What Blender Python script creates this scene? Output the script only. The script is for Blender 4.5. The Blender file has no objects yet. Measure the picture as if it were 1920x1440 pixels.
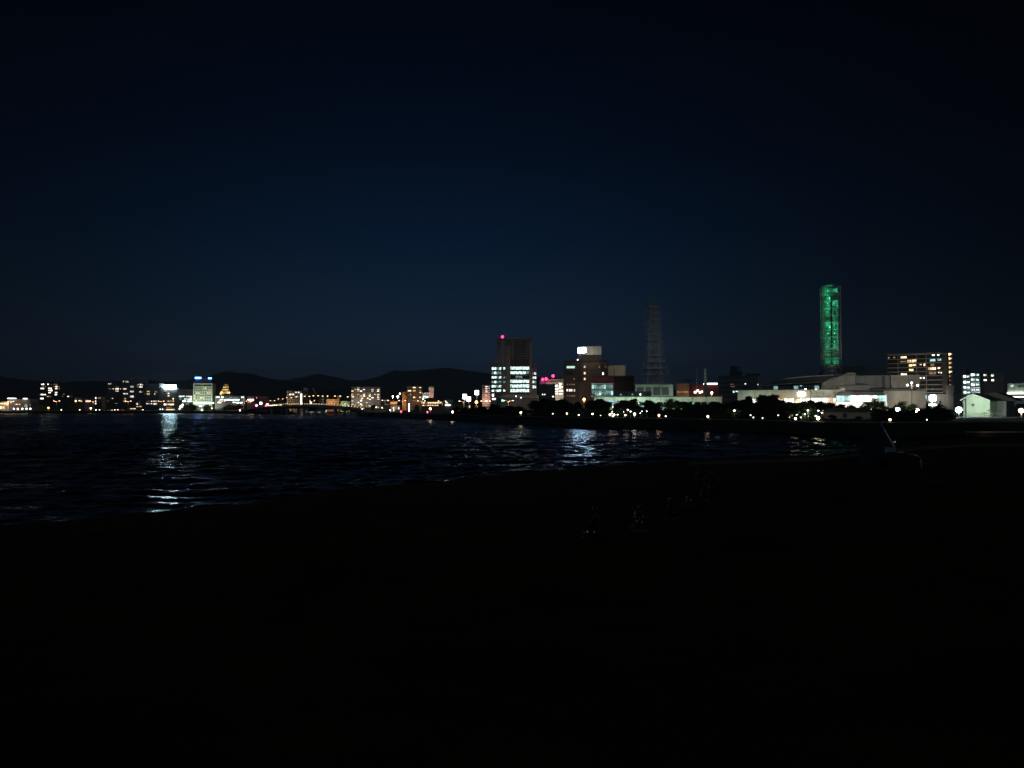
import bpy, bmesh, math, random
from mathutils import Vector, Matrix, noise
random.seed(7)
R = random.Random(11)
scn = bpy.context.scene
C = bpy.data.collections.new('place'); scn.collection.children.link(C)

# ------------------------------------------------------------------ camera model
F, CX, CY, HOR, CAMZ = 1442.0, 960.0, 720.0, 766.0, 4.4
PIT = math.atan((HOR-CY)/F); cp, sp = math.cos(PIT), math.sin(PIT)
LAND = 2.2
def P(px, py, D):
    a = (px-CX)/F; b = (CY-py)/F
    t = D/(cp-b*sp)
    return Vector((a*t, D, CAMZ+(sp+b*cp)*t))
def ZP(py, D): return P(CX, py, D).z
def XP(px, D, py=740): return P(px, py, D).x

# ------------------------------------------------------------------ materials
def new_mat(name):
    m = bpy.data.materials.new(name); m.use_nodes = True
    return m, m.node_tree, m.node_tree.nodes['Principled BSDF']
MC = {}
def wall(name, col, rough=.85, scale=.35, var=.35, metal=0):
    if name in MC: return MC[name]
    m, nt, b = new_mat(name)
    tc = nt.nodes.new('ShaderNodeTexCoord'); n = nt.nodes.new('ShaderNodeTexNoise')
    mp = nt.nodes.new('ShaderNodeMapping'); mp.inputs['Scale'].default_value = (1, 1, .35)
    n.inputs['Scale'].default_value = scale; n.inputs['Detail'].default_value = 6; n.inputs['Roughness'].default_value = .65
    r = nt.nodes.new('ShaderNodeValToRGB')
    r.color_ramp.elements[0].position = .3; r.color_ramp.elements[1].position = .75
    r.color_ramp.elements[0].color = [c*(1-var) for c in col]+[1]
    r.color_ramp.elements[1].color = [min(1, c*(1+var*.5)) for c in col]+[1]
    nt.links.new(tc.outputs['Object'], mp.inputs[0]); nt.links.new(mp.outputs[0], n.inputs['Vector'])
    nt.links.new(n.outputs[0], r.inputs[0]); nt.links.new(r.outputs[0], b.inputs['Base Color'])
    b.inputs['Roughness'].default_value = rough; b.inputs['Metallic'].default_value = metal
    MC[name] = m; return m
def lit(name, col, s, var=0.0, scale=1.2, mis=True):
    """a surface that gives off light: a lamp, a lit sign or a lit room seen through glass"""
    if name in MC: return MC[name]
    m, nt, b = new_mat(name)
    b.inputs['Base Color'].default_value = (.05, .05, .05, 1); b.inputs['Roughness'].default_value = .3
    b.inputs['Emission Color'].default_value = (*col, 1)
    if var > 0:
        tc = nt.nodes.new('ShaderNodeTexCoord'); n = nt.nodes.new('ShaderNodeTexNoise')
        g = nt.nodes.new('ShaderNodeNewGeometry')
        n.inputs['Scale'].default_value = scale; n.inputs['Detail'].default_value = 3
        mr = nt.nodes.new('ShaderNodeMapRange'); mr.inputs[1].default_value = .36; mr.inputs[2].default_value = .64
        mr.inputs[3].default_value = s*(1-var); mr.inputs[4].default_value = s*(1+var)
        nt.links.new(g.outputs['Position'], n.inputs['Vector']); nt.links.new(n.outputs[0], mr.inputs[0])
        nt.links.new(mr.outputs[0], b.inputs['Emission Strength'])
    else: b.inputs['Emission Strength'].default_value = s
    if not mis: m.cycles.emission_sampling = 'NONE'
    MC[name] = m; return m
# rooms and lamps
W_WARM = lit('room_warm', (1, .70, .36), 1.7, .75, .25, False)
W_DIM = lit('room_dim_amber', (1, .55, .28), .30, .6, .3, False)
W_WHITE = lit('room_white', (1, .93, .80), 2.2, .7, .25, False)
W_PINK = lit('room_pinkish', (1, .78, .72), 1.6, .6, .3, False)
W_OFF = lit('office_white', (.70, 1, .92), 1.5, .85, .8, True)
W_OFFD = lit('office_dim', (.42, .80, .74), .30, .9, .4, False)
W_TEAL = lit('room_teal', (.55, 1, .95), .9, .6, .5, False)
W_BAND = lit('office_band_cool', (.85, 1, .95), 2.6, .7, .25, True)
W_GLASSH = lit('hall_glow', (1, .97, .80), 3.2, .7, .4, True)
L_SOD = lit('lamp_sodium', (1, .55, .22), 5)
L_YEL = lit('lamp_yellow', (1, .66, .25), 4.5)
L_WARM = lit('lamp_warm', (1, .70, .48), 11)
L_WHITE = lit('lamp_white', (.95, 1, .95), 10)
L_COOL = lit('lamp_cool', (.72, .92, 1), 60)
L_RED = lit('lamp_red', (1, .03, .16), 6)
L_REDS = lit('sign_red', (1, .05, .16), 3.5)
L_GREEN = lit('lamp_green', (.05, 1, .72), 4)
L_GRN2 = lit('lamp_tower_green', (.25, 1, .5), 5)
S_WHITE = lit('sign_white', (.55, .88, 1), 85)
S_WHITE2 = lit('sign_white_soft', (1, .97, .9), 6)
S_ROOF = lit('sign_white_roof', (.46, .74, 1), 75)
S_BLUE = lit('sign_blue', (.08, .32, 1), 14)
S_BLUED = lit('sign_blue_dim', (.02, .12, .5), .25)
S_MUS = lit('sign_museum', (1, 1, .95), 9)
S_RAIL = lit('lamp_rail', (1, .68, .36), 2.6)
GLASS = wall('window_glass', (.012, .014, .018), .12, 2, .2)
FRAME = wall('window_frame', (.10, .10, .10), .5)
CONC = wall('concrete', (.30, .29, .27)); CONCD = wall('concrete_dark', (.12, .11, .105))
BROWN = wall('brown_tile', (.125, .09, .08)); BROWNL = wall('brown_tile_light', (.21, .14, .11))
MAROON = wall('maroon_panel', (.20, .05, .05)); GREY = wall('grey_render', (.2, .2, .2))
BEIGE = wall('beige_stone', (.40, .355, .29)); CREAM = wall('cream_render', (.50, .46, .38))
WHITE = wall('white_paint', (.72, .72, .70)); MINT = wall('pale_green_render', (.62, .74, .58))
STONE = wall('dark_granite', (.12, .105, .095)); STONEL = wall('granite_light', (.22, .19, .165))
NAVY = wall('navy_panel', (.03, .05, .12)); ORANGE = wall('orange_render', (.48, .25, .10))
BLACK = wall('near_black', (.02, .02, .02), .6); ROOFD = wall('dark_roof', (.028, .028, .032), .6)
STEEL = wall('galvanised_steel', (.34, .34, .34), .5, 2, .2); RUST = wall('old_steel', (.34, .33, .30), .6, 2)
POLE = wall('pole_paint', (.42, .38, .32), .5, 3, .15); PINKT = wall('pinkish_tile', (.36, .24, .22))
BARK = wall('bark', (.07, .05, .035), .95, 3, .5); REDROOF = wall('red_roof', (.22, .05, .035))
BRONZE = wall('dark_bronze', (.36, .26, .18), .3, 6, .5, 1); SCULP = wall('brushed_metal', (.016, .018, .024), .55, 1.5, .3)
HILITE = wall('highlight_metal', (.75, .72, .68), .3, 2, .15, .6)  # pale metal for parts that stand in for edge highlights
def leafmat(name, c):
    m, nt, b = new_mat(name)
    g = nt.nodes.new('ShaderNodeObjectInfo'); n = nt.nodes.new('ShaderNodeTexNoise'); tc = nt.nodes.new('ShaderNodeTexCoord')
    n.inputs['Scale'].default_value = 1.6; n.inputs['Detail'].default_value = 4
    r = nt.nodes.new('ShaderNodeValToRGB'); r.color_ramp.elements[0].position = .35; r.color_ramp.elements[1].position = .7
    r.color_ramp.elements[0].color = [x*.5 for x in c]+[1]; r.color_ramp.elements[1].color = [x*1.5 for x in c]+[1]
    nt.links.new(tc.outputs['Object'], n.inputs['Vector']); nt.links.new(n.outputs[0], r.inputs[0]); nt.links.new(r.outputs[0], b.inputs['Base Color'])
    b.inputs['Roughness'].default_value = .8
    b.inputs['Specular IOR Level'].default_value = .2
    return m
PINEM = leafmat('pine_needles', (.030, .042, .020)); LEAFM = leafmat('broad_leaves', (.055, .085, .028)); SHRUBM = leafmat('shrub_leaves', (.035, .05, .022))

# ------------------------------------------------------------------ mesh helpers
def link(name, me, mat=None, parent=None, loc=(0, 0, 0)):
    o = bpy.data.objects.new(name, me); C.objects.link(o)
    if mat is not None and me is not None and not me.materials: me.materials.append(mat)
    o.location = loc
    if parent is not None: o.parent = parent
    return o
def tomesh(bm, name, smooth=False):
    me = bpy.data.meshes.new(name)
    bmesh.ops.recalc_face_normals(bm, faces=bm.faces)
    bm.to_mesh(me); bm.free()
    if smooth:
        for p in me.polygons: p.use_smooth = True
    return me
def bx(bm, x0, x1, y0, y1, z0, z1):
    v = [bm.verts.new(c) for c in ((x0,y0,z0),(x1,y0,z0),(x1,y1,z0),(x0,y1,z0),(x0,y0,z1),(x1,y0,z1),(x1,y1,z1),(x0,y1,z1))]
    for f in ((0,3,2,1),(4,5,6,7),(0,1,5,4),(1,2,6,5),(2,3,7,6),(3,0,4,7)): bm.faces.new([v[i] for i in f])
def tube(bm, pts, r, n=8, r1=None):
    pts = [Vector(p) for p in pts]; rings = []
    for i, p in enumerate(pts):
        d = (pts[min(i+1, len(pts)-1)]-pts[max(i-1, 0)]).normalized()
        u = d.orthogonal().normalized(); w = d.cross(u)
        rr = r if r1 is None else r+(r1-r)*i/max(1, len(pts)-1)
        rings.append([bm.verts.new(p+(u*math.cos(2*math.pi*k/n)+w*math.sin(2*math.pi*k/n))*rr) for k in range(n)])
    for a, b in zip(rings, rings[1:]):
        for k in range(n):
            try: bm.faces.new((a[k], a[(k+1) % n], b[(k+1) % n], b[k]))
            except ValueError: pass
    bm.faces.new(rings[0][::-1]); bm.faces.new(rings[-1])
def beam(bm, a, b, w):
    tube(bm, (a, b), w*.7, 4)
def ball(bm, c, r, sub=2, sc=(1, 1, 1)):
    m = Matrix.Translation(c) @ Matrix.Diagonal((sc[0]*r, sc[1]*r, sc[2]*r, 1))
    bmesh.ops.create_icosphere(bm, subdivisions=sub, radius=1, matrix=m)
def tag(o, label, cat, group=None, kind=None):
    o['label'] = label; o['category'] = cat
    if group: o['group'] = group
    if kind: o['kind'] = kind
    return o
def root(name, loc, label, cat, group=None):
    o = bpy.data.objects.new(name, None); C.objects.link(o); o.location = loc; o.empty_display_size = .5
    return tag(o, label, cat, group)
def boxpart(name, parent, x0, x1, y0, y1, z0, z1, mat, bev=0):
    bm = bmesh.new(); bx(bm, x0, x1, y0, y1, z0, z1)
    if bev: bmesh.ops.bevel(bm, geom=bm.edges[:], offset=bev, segments=2, affect='EDGES')
    return link(name, tomesh(bm, name), mat, parent)
def copytree(src, loc=None, rz=None, sc=None, label=None, name=None):
    c = src.copy(); C.objects.link(c)
    if loc is not None: c.location = loc
    if rz is not None: c.rotation_euler = (0, 0, rz)
    if sc is not None: c.scale = sc if hasattr(sc, '__len__') else (sc, sc, sc)
    if label: c['label'] = label
    for ch in src.children:
        d = ch.copy(); C.objects.link(d); d.parent = c
        for g in ch.children:
            e = g.copy(); C.objects.link(e); e.parent = d
    return c
def light(loc, power, col, r=.3, spot=None, to=None, size=None):  # serves real lamps and also unseen lights added to brighten facades
    if spot is None: spot = 152; v_ = Vector((loc[0], loc[1], 0)).normalized(); to = Vector(loc)+v_+Vector((0, 0, -.12))   # spot aimed inland, which keeps its light off the water
    ld = bpy.data.lights.new('lamp_and_fill_light', 'SPOT' if spot else 'POINT')
    ld.energy = power; ld.color = col; ld.shadow_soft_size = r
    o = bpy.data.objects.new('lamp_and_fill_light', ld); C.objects.link(o); o.location = loc
    if spot:
        ld.spot_size = math.radians(spot); ld.spot_blend = .7
        o.rotation_euler = (Vector(to)-Vector(loc)).to_track_quat('-Z', 'Y').to_euler()
    return o
WARMC, WHITEC, COOLC, MINTC, SODC = (1, .66, .36), (1, .92, .8), (.75, .92, 1), (.78, 1, .84), (1, .5, .2)

# ------------------------------------------------------------------ windows (unit mesh, scaled)
UW = {}
def unit_window(mat):
    if mat.name in UW: return UW[mat.name]
    bm = bmesh.new()
    bx(bm, -.47, .47, -.02, .05, -.45, .45)                      # pane
    n = len(bm.faces)
    for a in ((-.5, -.47, -.5, .5), (.47, .5, -.5, .5), (-.47, .47, -.5, -.45), (-.47, .47, .45, .5), (-.012, .012, -.45, .45)):
        bx(bm, a[0], a[1], -.06 if abs(a[0]) > .1 else -.04, .05, a[2], a[3])
    bm.faces.ensure_lookup_table()
    for i, f in enumerate(bm.faces): f.material_index = 0 if i < n else 1
    me = tomesh(bm, 'window'); me.materials.append(mat); me.materials.append(FRAME)
    UW[mat.name] = me; return me

class B:
    """one building: Empty at the foot of its front wall, with walls, roof, windows as parts; sizes from its distance"""
    def __init__(s, name, label, cat, x0, x1, ytop, D, depth, wm, zb=LAND, group=None, parapet=.9, wallbox=True, face=1.0, turn=0):
        s.D = D; ym = (ytop+HOR)/2
        s.ym = ym
        X0, X1 = XP(x0, D, ym), XP(x1, D, ym); s.xc = (X0+X1)/2; s.zb = zb; s.depth = depth
        s.r = root(name, (s.xc, D, zb), label, cat, group)
        th = math.atan2(s.xc, D); ph = th*face+turn; s.ct = math.cos(th); s.r.rotation_euler = (0, 0, -ph); s.r.scale = (1/(math.cos(ph)+math.tan(th)*math.sin(ph)), 1, 1)
        s.w = X1-X0; s.h = ZP(ytop, D)-zb; s.n = 0
        if wallbox:
            boxpart('wall', s.r, -s.w/2, s.w/2, 0, depth, -.6, s.h-parapet*.4, wm)
            bm = bmesh.new(); t = .3; h0, h1 = s.h-parapet*.4, s.h
            bx(bm, -s.w/2+t, s.w/2-t, t, depth-t, h0, h0+.15)
            for a in ((-s.w/2-.06, s.w/2+.06, -.06, t), (-s.w/2-.06, s.w/2+.06, depth-t, depth+.06), (-s.w/2-.06, -s.w/2+t, t, depth-t), (s.w/2-t, s.w/2+.06, t, depth-t)):
                bx(bm, a[0], a[1], a[2], a[3], h0, h1)
            link('roof', tomesh(bm, 'roof'), wm, s.r)
    def lx(s, px, off=0): return (XP(px, s.D, s.ym)-s.xc)*(s.D+off*s.ct)/s.D
    def lz(s, py, off=0): return ZP(py, s.D+off*s.ct)-s.zb
    def win(s, x0, y0, x1, y1, mat, off=0, name='window'):
        a, b, z1, z0 = s.lx(x0, off), s.lx(x1, off), s.lz(y0, off), s.lz(y1, off)
        o = link(name, unit_window(mat), None, s.r, ((a+b)/2, off-.05, (z0+z1)/2)); o.scale = (b-a, 1, z1-z0)
        s.n += 1; return o
    def wins(s, lst, mat, off=0):
        for w in lst: s.win(*w, mat, off)
    def slab(s, name, x0, y0, x1, y1, mat, off=0, proud=.3, back=.02, bev=0):
        return boxpart(name, s.r, s.lx(x0, off), s.lx(x1, off), off-proud, off-back, s.lz(y1, off), s.lz(y0, off), mat, bev)
    def block(s, name, x0, y0, x1, y1, mat, off=0, depth=8, bev=0):
        return boxpart(name, s.r, s.lx(x0, off), s.lx(x1, off), off, off+depth, s.lz(y1, off), s.lz(y0, off), mat, bev)
    def prism(s, name, pts, mat, off=0, depth=8):
        bm = bmesh.new(); fr = [bm.verts.new((s.lx(a, off), off, s.lz(b, off))) for a, b in pts]; bk = [bm.verts.new(v.co+Vector((0, depth, 0))) for v in fr]
        bm.faces.new(fr); bm.faces.new(bk[::-1]); n = len(fr)
        for i in range(n): bm.faces.new((fr[i], bk[i], bk[(i+1) % n], fr[(i+1) % n]))
        bmesh.ops.triangulate(bm, faces=[f for f in bm.faces if len(f.verts) > 4])
        return link(name, tomesh(bm, name), mat, s.r)
    def grid(s, x0, x1, nx, y0, y1, ny, fw, fh, p, mats, skip=(), off=0, dark=True):
        for j in range(ny):
            for i in range(nx):
                if s.n >= 98 or (i, j) in skip: continue
                cx = x0+(x1-x0)*(i+.5)/nx; cy = y0+(y1-y0)*(j+.5)/ny
                hw, hh = (x1-x0)/nx*fw/2, (y1-y0)/ny*fh/2
                if R.random() < p: m = R.choice(mats)
                elif dark: m = GLASS
                else: continue
                s.win(cx-hw, cy-hh, cx+hw, cy+hh, m, off)
    def floors(s, x0, x1, y0, y1, n, mat=None, proud=1.1, name='balcony', fh=.22):
        for j in range(n):
            y = y0+(y1-y0)*(j+1)/n; h = (y1-y0)/n*fh
            bm = bmesh.new()
            a, b = s.lx(x0), s.lx(x1); z0, z1 = s.lz(y), s.lz(y-h)
            bx(bm, a, b, -proud, -.02, z0-.0, z0+.15); bx(bm, a, b, -proud, -proud+.1, z0+.15, z1)
            link(name, tomesh(bm, name), mat or CONC, s.r)
def roofbits(b, n=2, y=None):
    for k in range(n):
        w = min(3, b.w*.2); x = R.uniform(-b.w/2+w, b.w/2-w); d = R.uniform(b.depth*.3, b.depth*.6)
        boxpart('plant_box', b.r, x-w/2, x+w/2, d, d+2.5, b.h-.3, b.h+R.uniform(1.0, 2.0), GREY)

def spotat(b, px, py, dist, power, col, off=0, r=.3):
    """lamp set dist metres in front of a building's wall"""
    bpy.context.view_layer.update()
    p = b.r.matrix_world @ Vector((b.lx(px, off), off-dist, b.lz(py, off)))
    return light(p, power, col, r)
for m_ in (SCULP, wall('block_stone', (.030, .022, .018))): m_.node_tree.nodes['Principled BSDF'].inputs['Specular IOR Level'].default_value = .12
# ================================================================== SETTING
shoreF = [(-2600, 790), (-900, 780), (-300, 776.5), (0, 775.2), (300, 775.2), (460, 775.6), (520, 776), (548, 776.5), (556, 771.6), (640, 771.6), (668, 772.5), (676, 781), (700, 781.5), (750, 783.5), (840, 788), (900, 792), (1000, 797), (1080, 801), (1280, 806), (1440, 812), (1500, 817), (1600, 821), (1700, 820), (1790, 818), (1900, 818), (2300, 818), (4600, 818)]
def interp(tb, x):
    for (a, b), (c, d) in zip(tb, tb[1:]):
        if a <= x <= c: return b+(d-b)*(x-a)/(c-a)
    return tb[0][1] if x < tb[0][0] else tb[-1][1]
def shoreD(px):
    y = interp(shoreF, px); return (CAMZ)/((y-HOR)/F)
cols = sorted(set([p for p, _ in shoreF]+list(range(-2600, 4601, 60))))
bm = bmesh.new(); rows = []
for c in cols:
    D = shoreD(c); t = (c-CX)/F
    rows.append([bm.verts.new((t*d, d, z)) for d, z in ((D-.6, -1.5), (D, LAND-.5), (D+.01, LAND), (D+6, LAND), (D*1.6+40, LAND), (3500, LAND+1), (10400, LAND+2))])
for a, b in zip(rows, rows[1:]):
    for k in range(6): bm.faces.new((a[k], b[k], b[k+1], a[k+1]))
gm, nt, b = new_mat('city_ground')
n1 = nt.nodes.new('ShaderNodeTexNoise'); n1.inputs['Scale'].default_value = .12; n1.inputs['Detail'].default_value = 6
tc = nt.nodes.new('ShaderNodeTexCoord'); rr = nt.nodes.new('ShaderNodeValToRGB')
rr.color_ramp.elements[0].position = .38; rr.color_ramp.elements[0].color = (.012, .012, .010, 1)
rr.color_ramp.elements[1].position = .62; rr.color_ramp.elements[1].color = (.045, .04, .033, 1)
nt.links.new(tc.outputs['Object'], n1.inputs['Vector']); nt.links.new(n1.outputs[0], rr.inputs[0]); nt.links.new(rr.outputs[0], b.inputs['Base Color']); b.inputs['Roughness'].default_value = .95
g = link('ground', tomesh(bm, 'ground'), gm); g['kind'] = 'structure'
# promenade: a pale paved strip along the far bank
bm = bmesh.new(); rows = []
for c in [c for c in cols if c >= 676 and c <= 2300] + []:
    D = shoreD(c); t = (c-CX)/F
    rows.append([bm.verts.new((t*d, d, LAND+.12 if k else LAND-.3)) for k, d in enumerate((D+1.49, D+1.5, D+4.5))])
for a, b_ in zip(rows, rows[1:]):
    for k in range(2): bm.faces.new((a[k], b_[k], b_[k+1], a[k+1]))
g = link('path', tomesh(bm, 'path'), wall('pale_paving', (.28, .25, .21))); g['kind'] = 'structure'

# near bank
nearE = [(-3000, 1010), (-600, 1000), (0, 985), (250, 963), (450, 944), (640, 916), (800, 905), (900, 894), (1080, 878), (1280, 862), (1400, 857), (1550, 853), (1600, 846), (1680, 832), (1740, 824), (1800, 820), (1900, 819), (2300, 819), (5000, 819)]
def edgeD(px): return (CAMZ-.45)/((interp(nearE, px)-HOR)/F)*(1+.014*noise.fractal(Vector((px*.013, 3.3, 0)), 1, 2, 4))
def gz(x, y):
    """height of the near bank"""
    if y <= 0.5: return 2.8
    px = CX+F*x/y; E = edgeD(max(-3000, min(5000, px))); t = min(1, y/E)
    s = max(0, 1-y/11); s = s*s*(3-2*s)
    rgt = max(0, min(1, (px-1600)/300))
    return .45+1.45*(1-t)**.8+.9*s + .12*noise.noise(Vector((x*.08, y*.08, 0)))*min(1, (1-t)*8)
bm = bmesh.new(); rows = []
ncols = sorted(set([p for p, _ in nearE]+list(range(-3000, -60, 60))+list(range(-60, 2000, 9))+list(range(2000, 5001, 60))))
for c in ncols:
    E = edgeD(c); t = (c-CX)/F; r_ = []
    for k in range(28):
        d = .6+(E-.6)*(k/27)**1.6
        r_.append(bm.verts.new((t*d, d, gz(t*d, d))))
    r_.append(bm.verts.new((t*(E+.02), E+.02, -1.5))); rows.append(r_)
for a, b_ in zip(rows, rows[1:]):
    for k in range(28): bm.faces.new((a[k], b_[k], b_[k+1], a[k+1]))
for c0 in ((-60, 60),):
    v = [bm.verts.new(q) for q in ((-60, -60, 2.8), (60, -60, 2.8), (60, .6, 2.8), (-60, .6, 2.8))]; bm.faces.new(v)
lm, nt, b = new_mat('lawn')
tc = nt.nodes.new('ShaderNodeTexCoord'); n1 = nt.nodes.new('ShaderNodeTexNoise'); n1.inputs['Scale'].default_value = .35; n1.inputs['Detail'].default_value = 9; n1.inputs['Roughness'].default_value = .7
rr = nt.nodes.new('ShaderNodeValToRGB'); rr.color_ramp.elements[0].position = .35; rr.color_ramp.elements[0].color = (.07, .032, .008, 1); rr.color_ramp.elements[1].position = .68; rr.color_ramp.elements[1].color = (.24, .115, .032, 1)  # warm lamplight tint is put into the grass colour
bp = nt.nodes.new('ShaderNodeBump'); bp.inputs['Strength'].default_value = .5; n2 = nt.nodes.new('ShaderNodeTexNoise'); n2.inputs['Scale'].default_value = 25
nt.links.new(tc.outputs['Object'], n1.inputs['Vector']); nt.links.new(tc.outputs['Object'], n2.inputs['Vector']); nt.links.new(n1.outputs[0], rr.inputs[0]); nt.links.new(rr.outputs[0], b.inputs['Base Color']); nt.links.new(n2.outputs[0], bp.inputs['Height']); nt.links.new(bp.outputs[0], b.inputs['Normal'])
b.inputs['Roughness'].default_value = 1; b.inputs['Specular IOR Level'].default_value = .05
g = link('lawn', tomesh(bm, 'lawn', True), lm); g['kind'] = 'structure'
def hit(px, py):
    lo, hi = 1.0, 120.0
    for _ in range(60):
        m = (lo+hi)/2; p = P(px, py, m)
        if p.z > gz(p.x, p.y): lo = m
        else: hi = m
    p = P(px, py, lo); return Vector((p.x, p.y, gz(p.x, p.y)))
# shore footpath on the near bank
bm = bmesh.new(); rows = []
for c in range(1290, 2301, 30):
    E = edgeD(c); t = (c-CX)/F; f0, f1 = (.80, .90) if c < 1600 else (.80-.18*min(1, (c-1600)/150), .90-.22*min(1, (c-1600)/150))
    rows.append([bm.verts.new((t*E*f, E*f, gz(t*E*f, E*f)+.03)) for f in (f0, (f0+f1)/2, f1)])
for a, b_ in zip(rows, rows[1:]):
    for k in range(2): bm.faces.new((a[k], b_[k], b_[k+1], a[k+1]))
g = link('footpath', tomesh(bm, 'footpath'), wall('footpath_grit', (.42, .24, .10), .95, 1.5)); g['kind'] = 'structure'  # lamplight put into the path colour, warmer and brighter

# water: real waves, finest near the viewer
import numpy as np
wm, nt, b = new_mat('water')
b.inputs['Base Color'].default_value = (.0010, .0020, .0050, 1); b.inputs['Roughness'].default_value = .08; b.inputs['IOR'].default_value = 1.125
g_ = nt.nodes.new('ShaderNodeNewGeometry'); na = nt.nodes.new('ShaderNodeTexNoise'); na.inputs['Scale'].default_value = 2.2; na.inputs['Detail'].default_value = 3
bp = nt.nodes.new('ShaderNodeBump'); bp.inputs['Strength'].default_value = 1; bp.inputs['Distance'].default_value = .085
sy_ = nt.nodes.new('ShaderNodeSeparateXYZ'); mr_ = nt.nodes.new('ShaderNodeMapRange'); mr_.inputs[1].default_value = 90; mr_.inputs[2].default_value = 620; mr_.inputs[3].default_value = .12; mr_.inputs[4].default_value = .24
nt.links.new(g_.outputs['Position'], sy_.inputs[0]); nt.links.new(sy_.outputs['Y'], mr_.inputs[0]); nt.links.new(mr_.outputs[0], b.inputs['Roughness'])
nt.links.new(g_.outputs['Position'], na.inputs['Vector']); nt.links.new(na.outputs[0], bp.inputs['Height']); nt.links.new(bp.outputs[0], b.inputs['Normal'])
NR, NC = 1250, 900
Dr = 26*np.exp(np.linspace(0, math.log(780/26), NR))[:, None]; tx_ = (np.linspace(-130, 2060, NC)-CX)[None, :]/F
WX = Dr*tx_; WY = Dr*np.ones_like(tx_); WZ = np.zeros_like(WX); rng = np.random.default_rng(5)
step = Dr*max(math.log(780/26)/NR, 2190/NC/F)
gust = .75+.45*np.sin(WX*.045+1.3*np.sin(WY*.02))*np.sin(WY*.031+WX*.012+1)+.2*np.sin(WX*.021-WY*.05)
for k in range(44):
    lam = .8*(11.0/.8)**(k/43); ang = rng.normal(-.16, .8 if lam < 3 else .42); sl = .19*math.sqrt(2/44)*(.5 if lam > 4 else 1.3)
    kk = 2*math.pi/lam; ph = rng.uniform(0, 6.28); fade = np.clip((lam/step-2.2)/2, 0, 1)
    th = kk*(WX*math.sin(ang)+WY*math.cos(ang))+ph+.8*np.sin(WX*.11*rng.uniform(.5, 1.5)+ph)
    WZ += sl/kk*np.sin(th)*fade*gust
WZ *= np.clip((WY-26)/1.5, 0, 1)
nv = NR*NC; co = np.empty((nv+4, 3), np.float32); co[:nv, 0] = WX.ravel(); co[:nv, 1] = WY.ravel(); co[:nv, 2] = WZ.ravel()
co[nv:] = ((-9000, -300, -.6), (9000, -300, -.6), (9000, 3400, -.6), (-9000, 3400, -.6))
ii = (np.arange(NR-1)[:, None]*NC+np.arange(NC-1)[None, :]).ravel()
qf = np.stack([ii, ii+1, ii+1+NC, ii+NC], 1).astype(np.int32); qf = np.vstack([qf, [[nv, nv+1, nv+2, nv+3]]]).astype(np.int32)
me = bpy.data.meshes.new('water'); me.vertices.add(nv+4); me.vertices.foreach_set('co', co.ravel()); me.loops.add(qf.size); me.loops.foreach_set('vertex_index', qf.ravel())
me.polygons.add(len(qf)); me.polygons.foreach_set('loop_start', np.arange(0, qf.size, 4, dtype=np.int32)); me.polygons.foreach_set('use_smooth', np.ones(len(qf), bool)); me.update(calc_edges=True)
g = link('water', me, wm); g['kind'] = 'structure'; del WX, WY, WZ, co, qf

# hills
def ridge(name, prof, D, depth, mat, seed, x0, x1):
    bm = bmesh.new(); rows = []; n = 190; m = 16
    for i in range(n+1):
        px = x0+(x1-x0)*i/n; y = interp(prof, px); H = max(4, ZP(y, D)-LAND); col = []
        for j in range(m+1):
            f = j/m; d = D-depth*.5+depth*f; s = math.sin(math.pi*f)**.8 if 0 < f < 1 else 0
            nz = noise.fractal(Vector((px*.012+seed, f*3, seed)), 1, 2, 5)
            hh = H*s*(1+(.16*nz if abs(f-.5) > .04 else .012*nz))
            col.append(bm.verts.new(((px-CX)/F*D*(1+.25*(f-.5)*depth/D*2), d, LAND+.5+hh*(1 if f <= .5 else .9))))
        rows.append(col)
    for a, b_ in zip(rows, rows[1:]):
        for k in range(m): bm.faces.new((a[k], b_[k], b_[k+1], a[k+1]))
    g = link(name, tomesh(bm, name, True), mat); g['kind'] = 'structure'
HM = wall('wooded_hill', (.05, .06, .045), 1, .004, .5)
ridge('hills', [(-900, 730), (-300, 716), (0, 708), (60, 713), (90, 715), (110, 719), (135, 722), (155, 719), (185, 716), (240, 719), (300, 716), (350, 712), (385, 707), (405, 702), (424, 700), (440, 704), (460, 708), (478, 706.5), (500, 711), (530, 714), (560, 720), (620, 730), (900, 745), (1400, 750)], 5200, 1800, HM, 1.3, -900, 1400)
ridge('mountain', [(200, 745), (480, 722), (530, 715), (552, 709), (572, 709), (597, 703), (620, 706), (655, 713), (690, 712), (720, 702), (745, 696), (770, 697.5), (800, 694), (830, 689), (850, 690), (870, 694), (900, 697.5), (920, 701), (980, 706), (1050, 708), (1120, 718), (1250, 730), (1700, 742), (2600, 745)], 8200, 2600, HM, 5.1, 200, 2600)

# ================================================================== BUILDINGS, left to right
b = B('lakeside_hall', 'low warmly lit hall with two rows of windows at the far left', 'hall', -40, 17, 753, 700, 14, CREAM)
b.grid(-36, 16, 11, 755, 758.5, 1, .6, .8, 1, [W_WARM]); b.grid(-36, 16, 9, 761, 767.5, 1, .8, .9, 1, [W_WARM, W_WARM, W_DIM])
b = B('lakeside_restaurant', 'low greenish building with flat lit canopy beside the leftmost lamp', 'building', 17, 56, 748.5, 720, 14, CONCD)
b.slab('canopy', 14, 746.6, 30, 747.6, S_WHITE2, 0, 2, .02); b.slab('canopy', 43, 746.8, 51, 747.9, S_WHITE2, 0, 2, .02)
b.wins([(20, 753, 24, 756), (26, 757, 30, 759), (45, 757, 52, 764)], W_OFFD)
b.wins([(30, 757.2, 33, 759), (35.5, 757.2, 38, 759)], W_WARM)
b = B('warehouse', 'dark warehouse with pale sloping eave left of the dark tower block', 'warehouse', 47, 72, 748.6, 760, 18, GREY)
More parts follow.
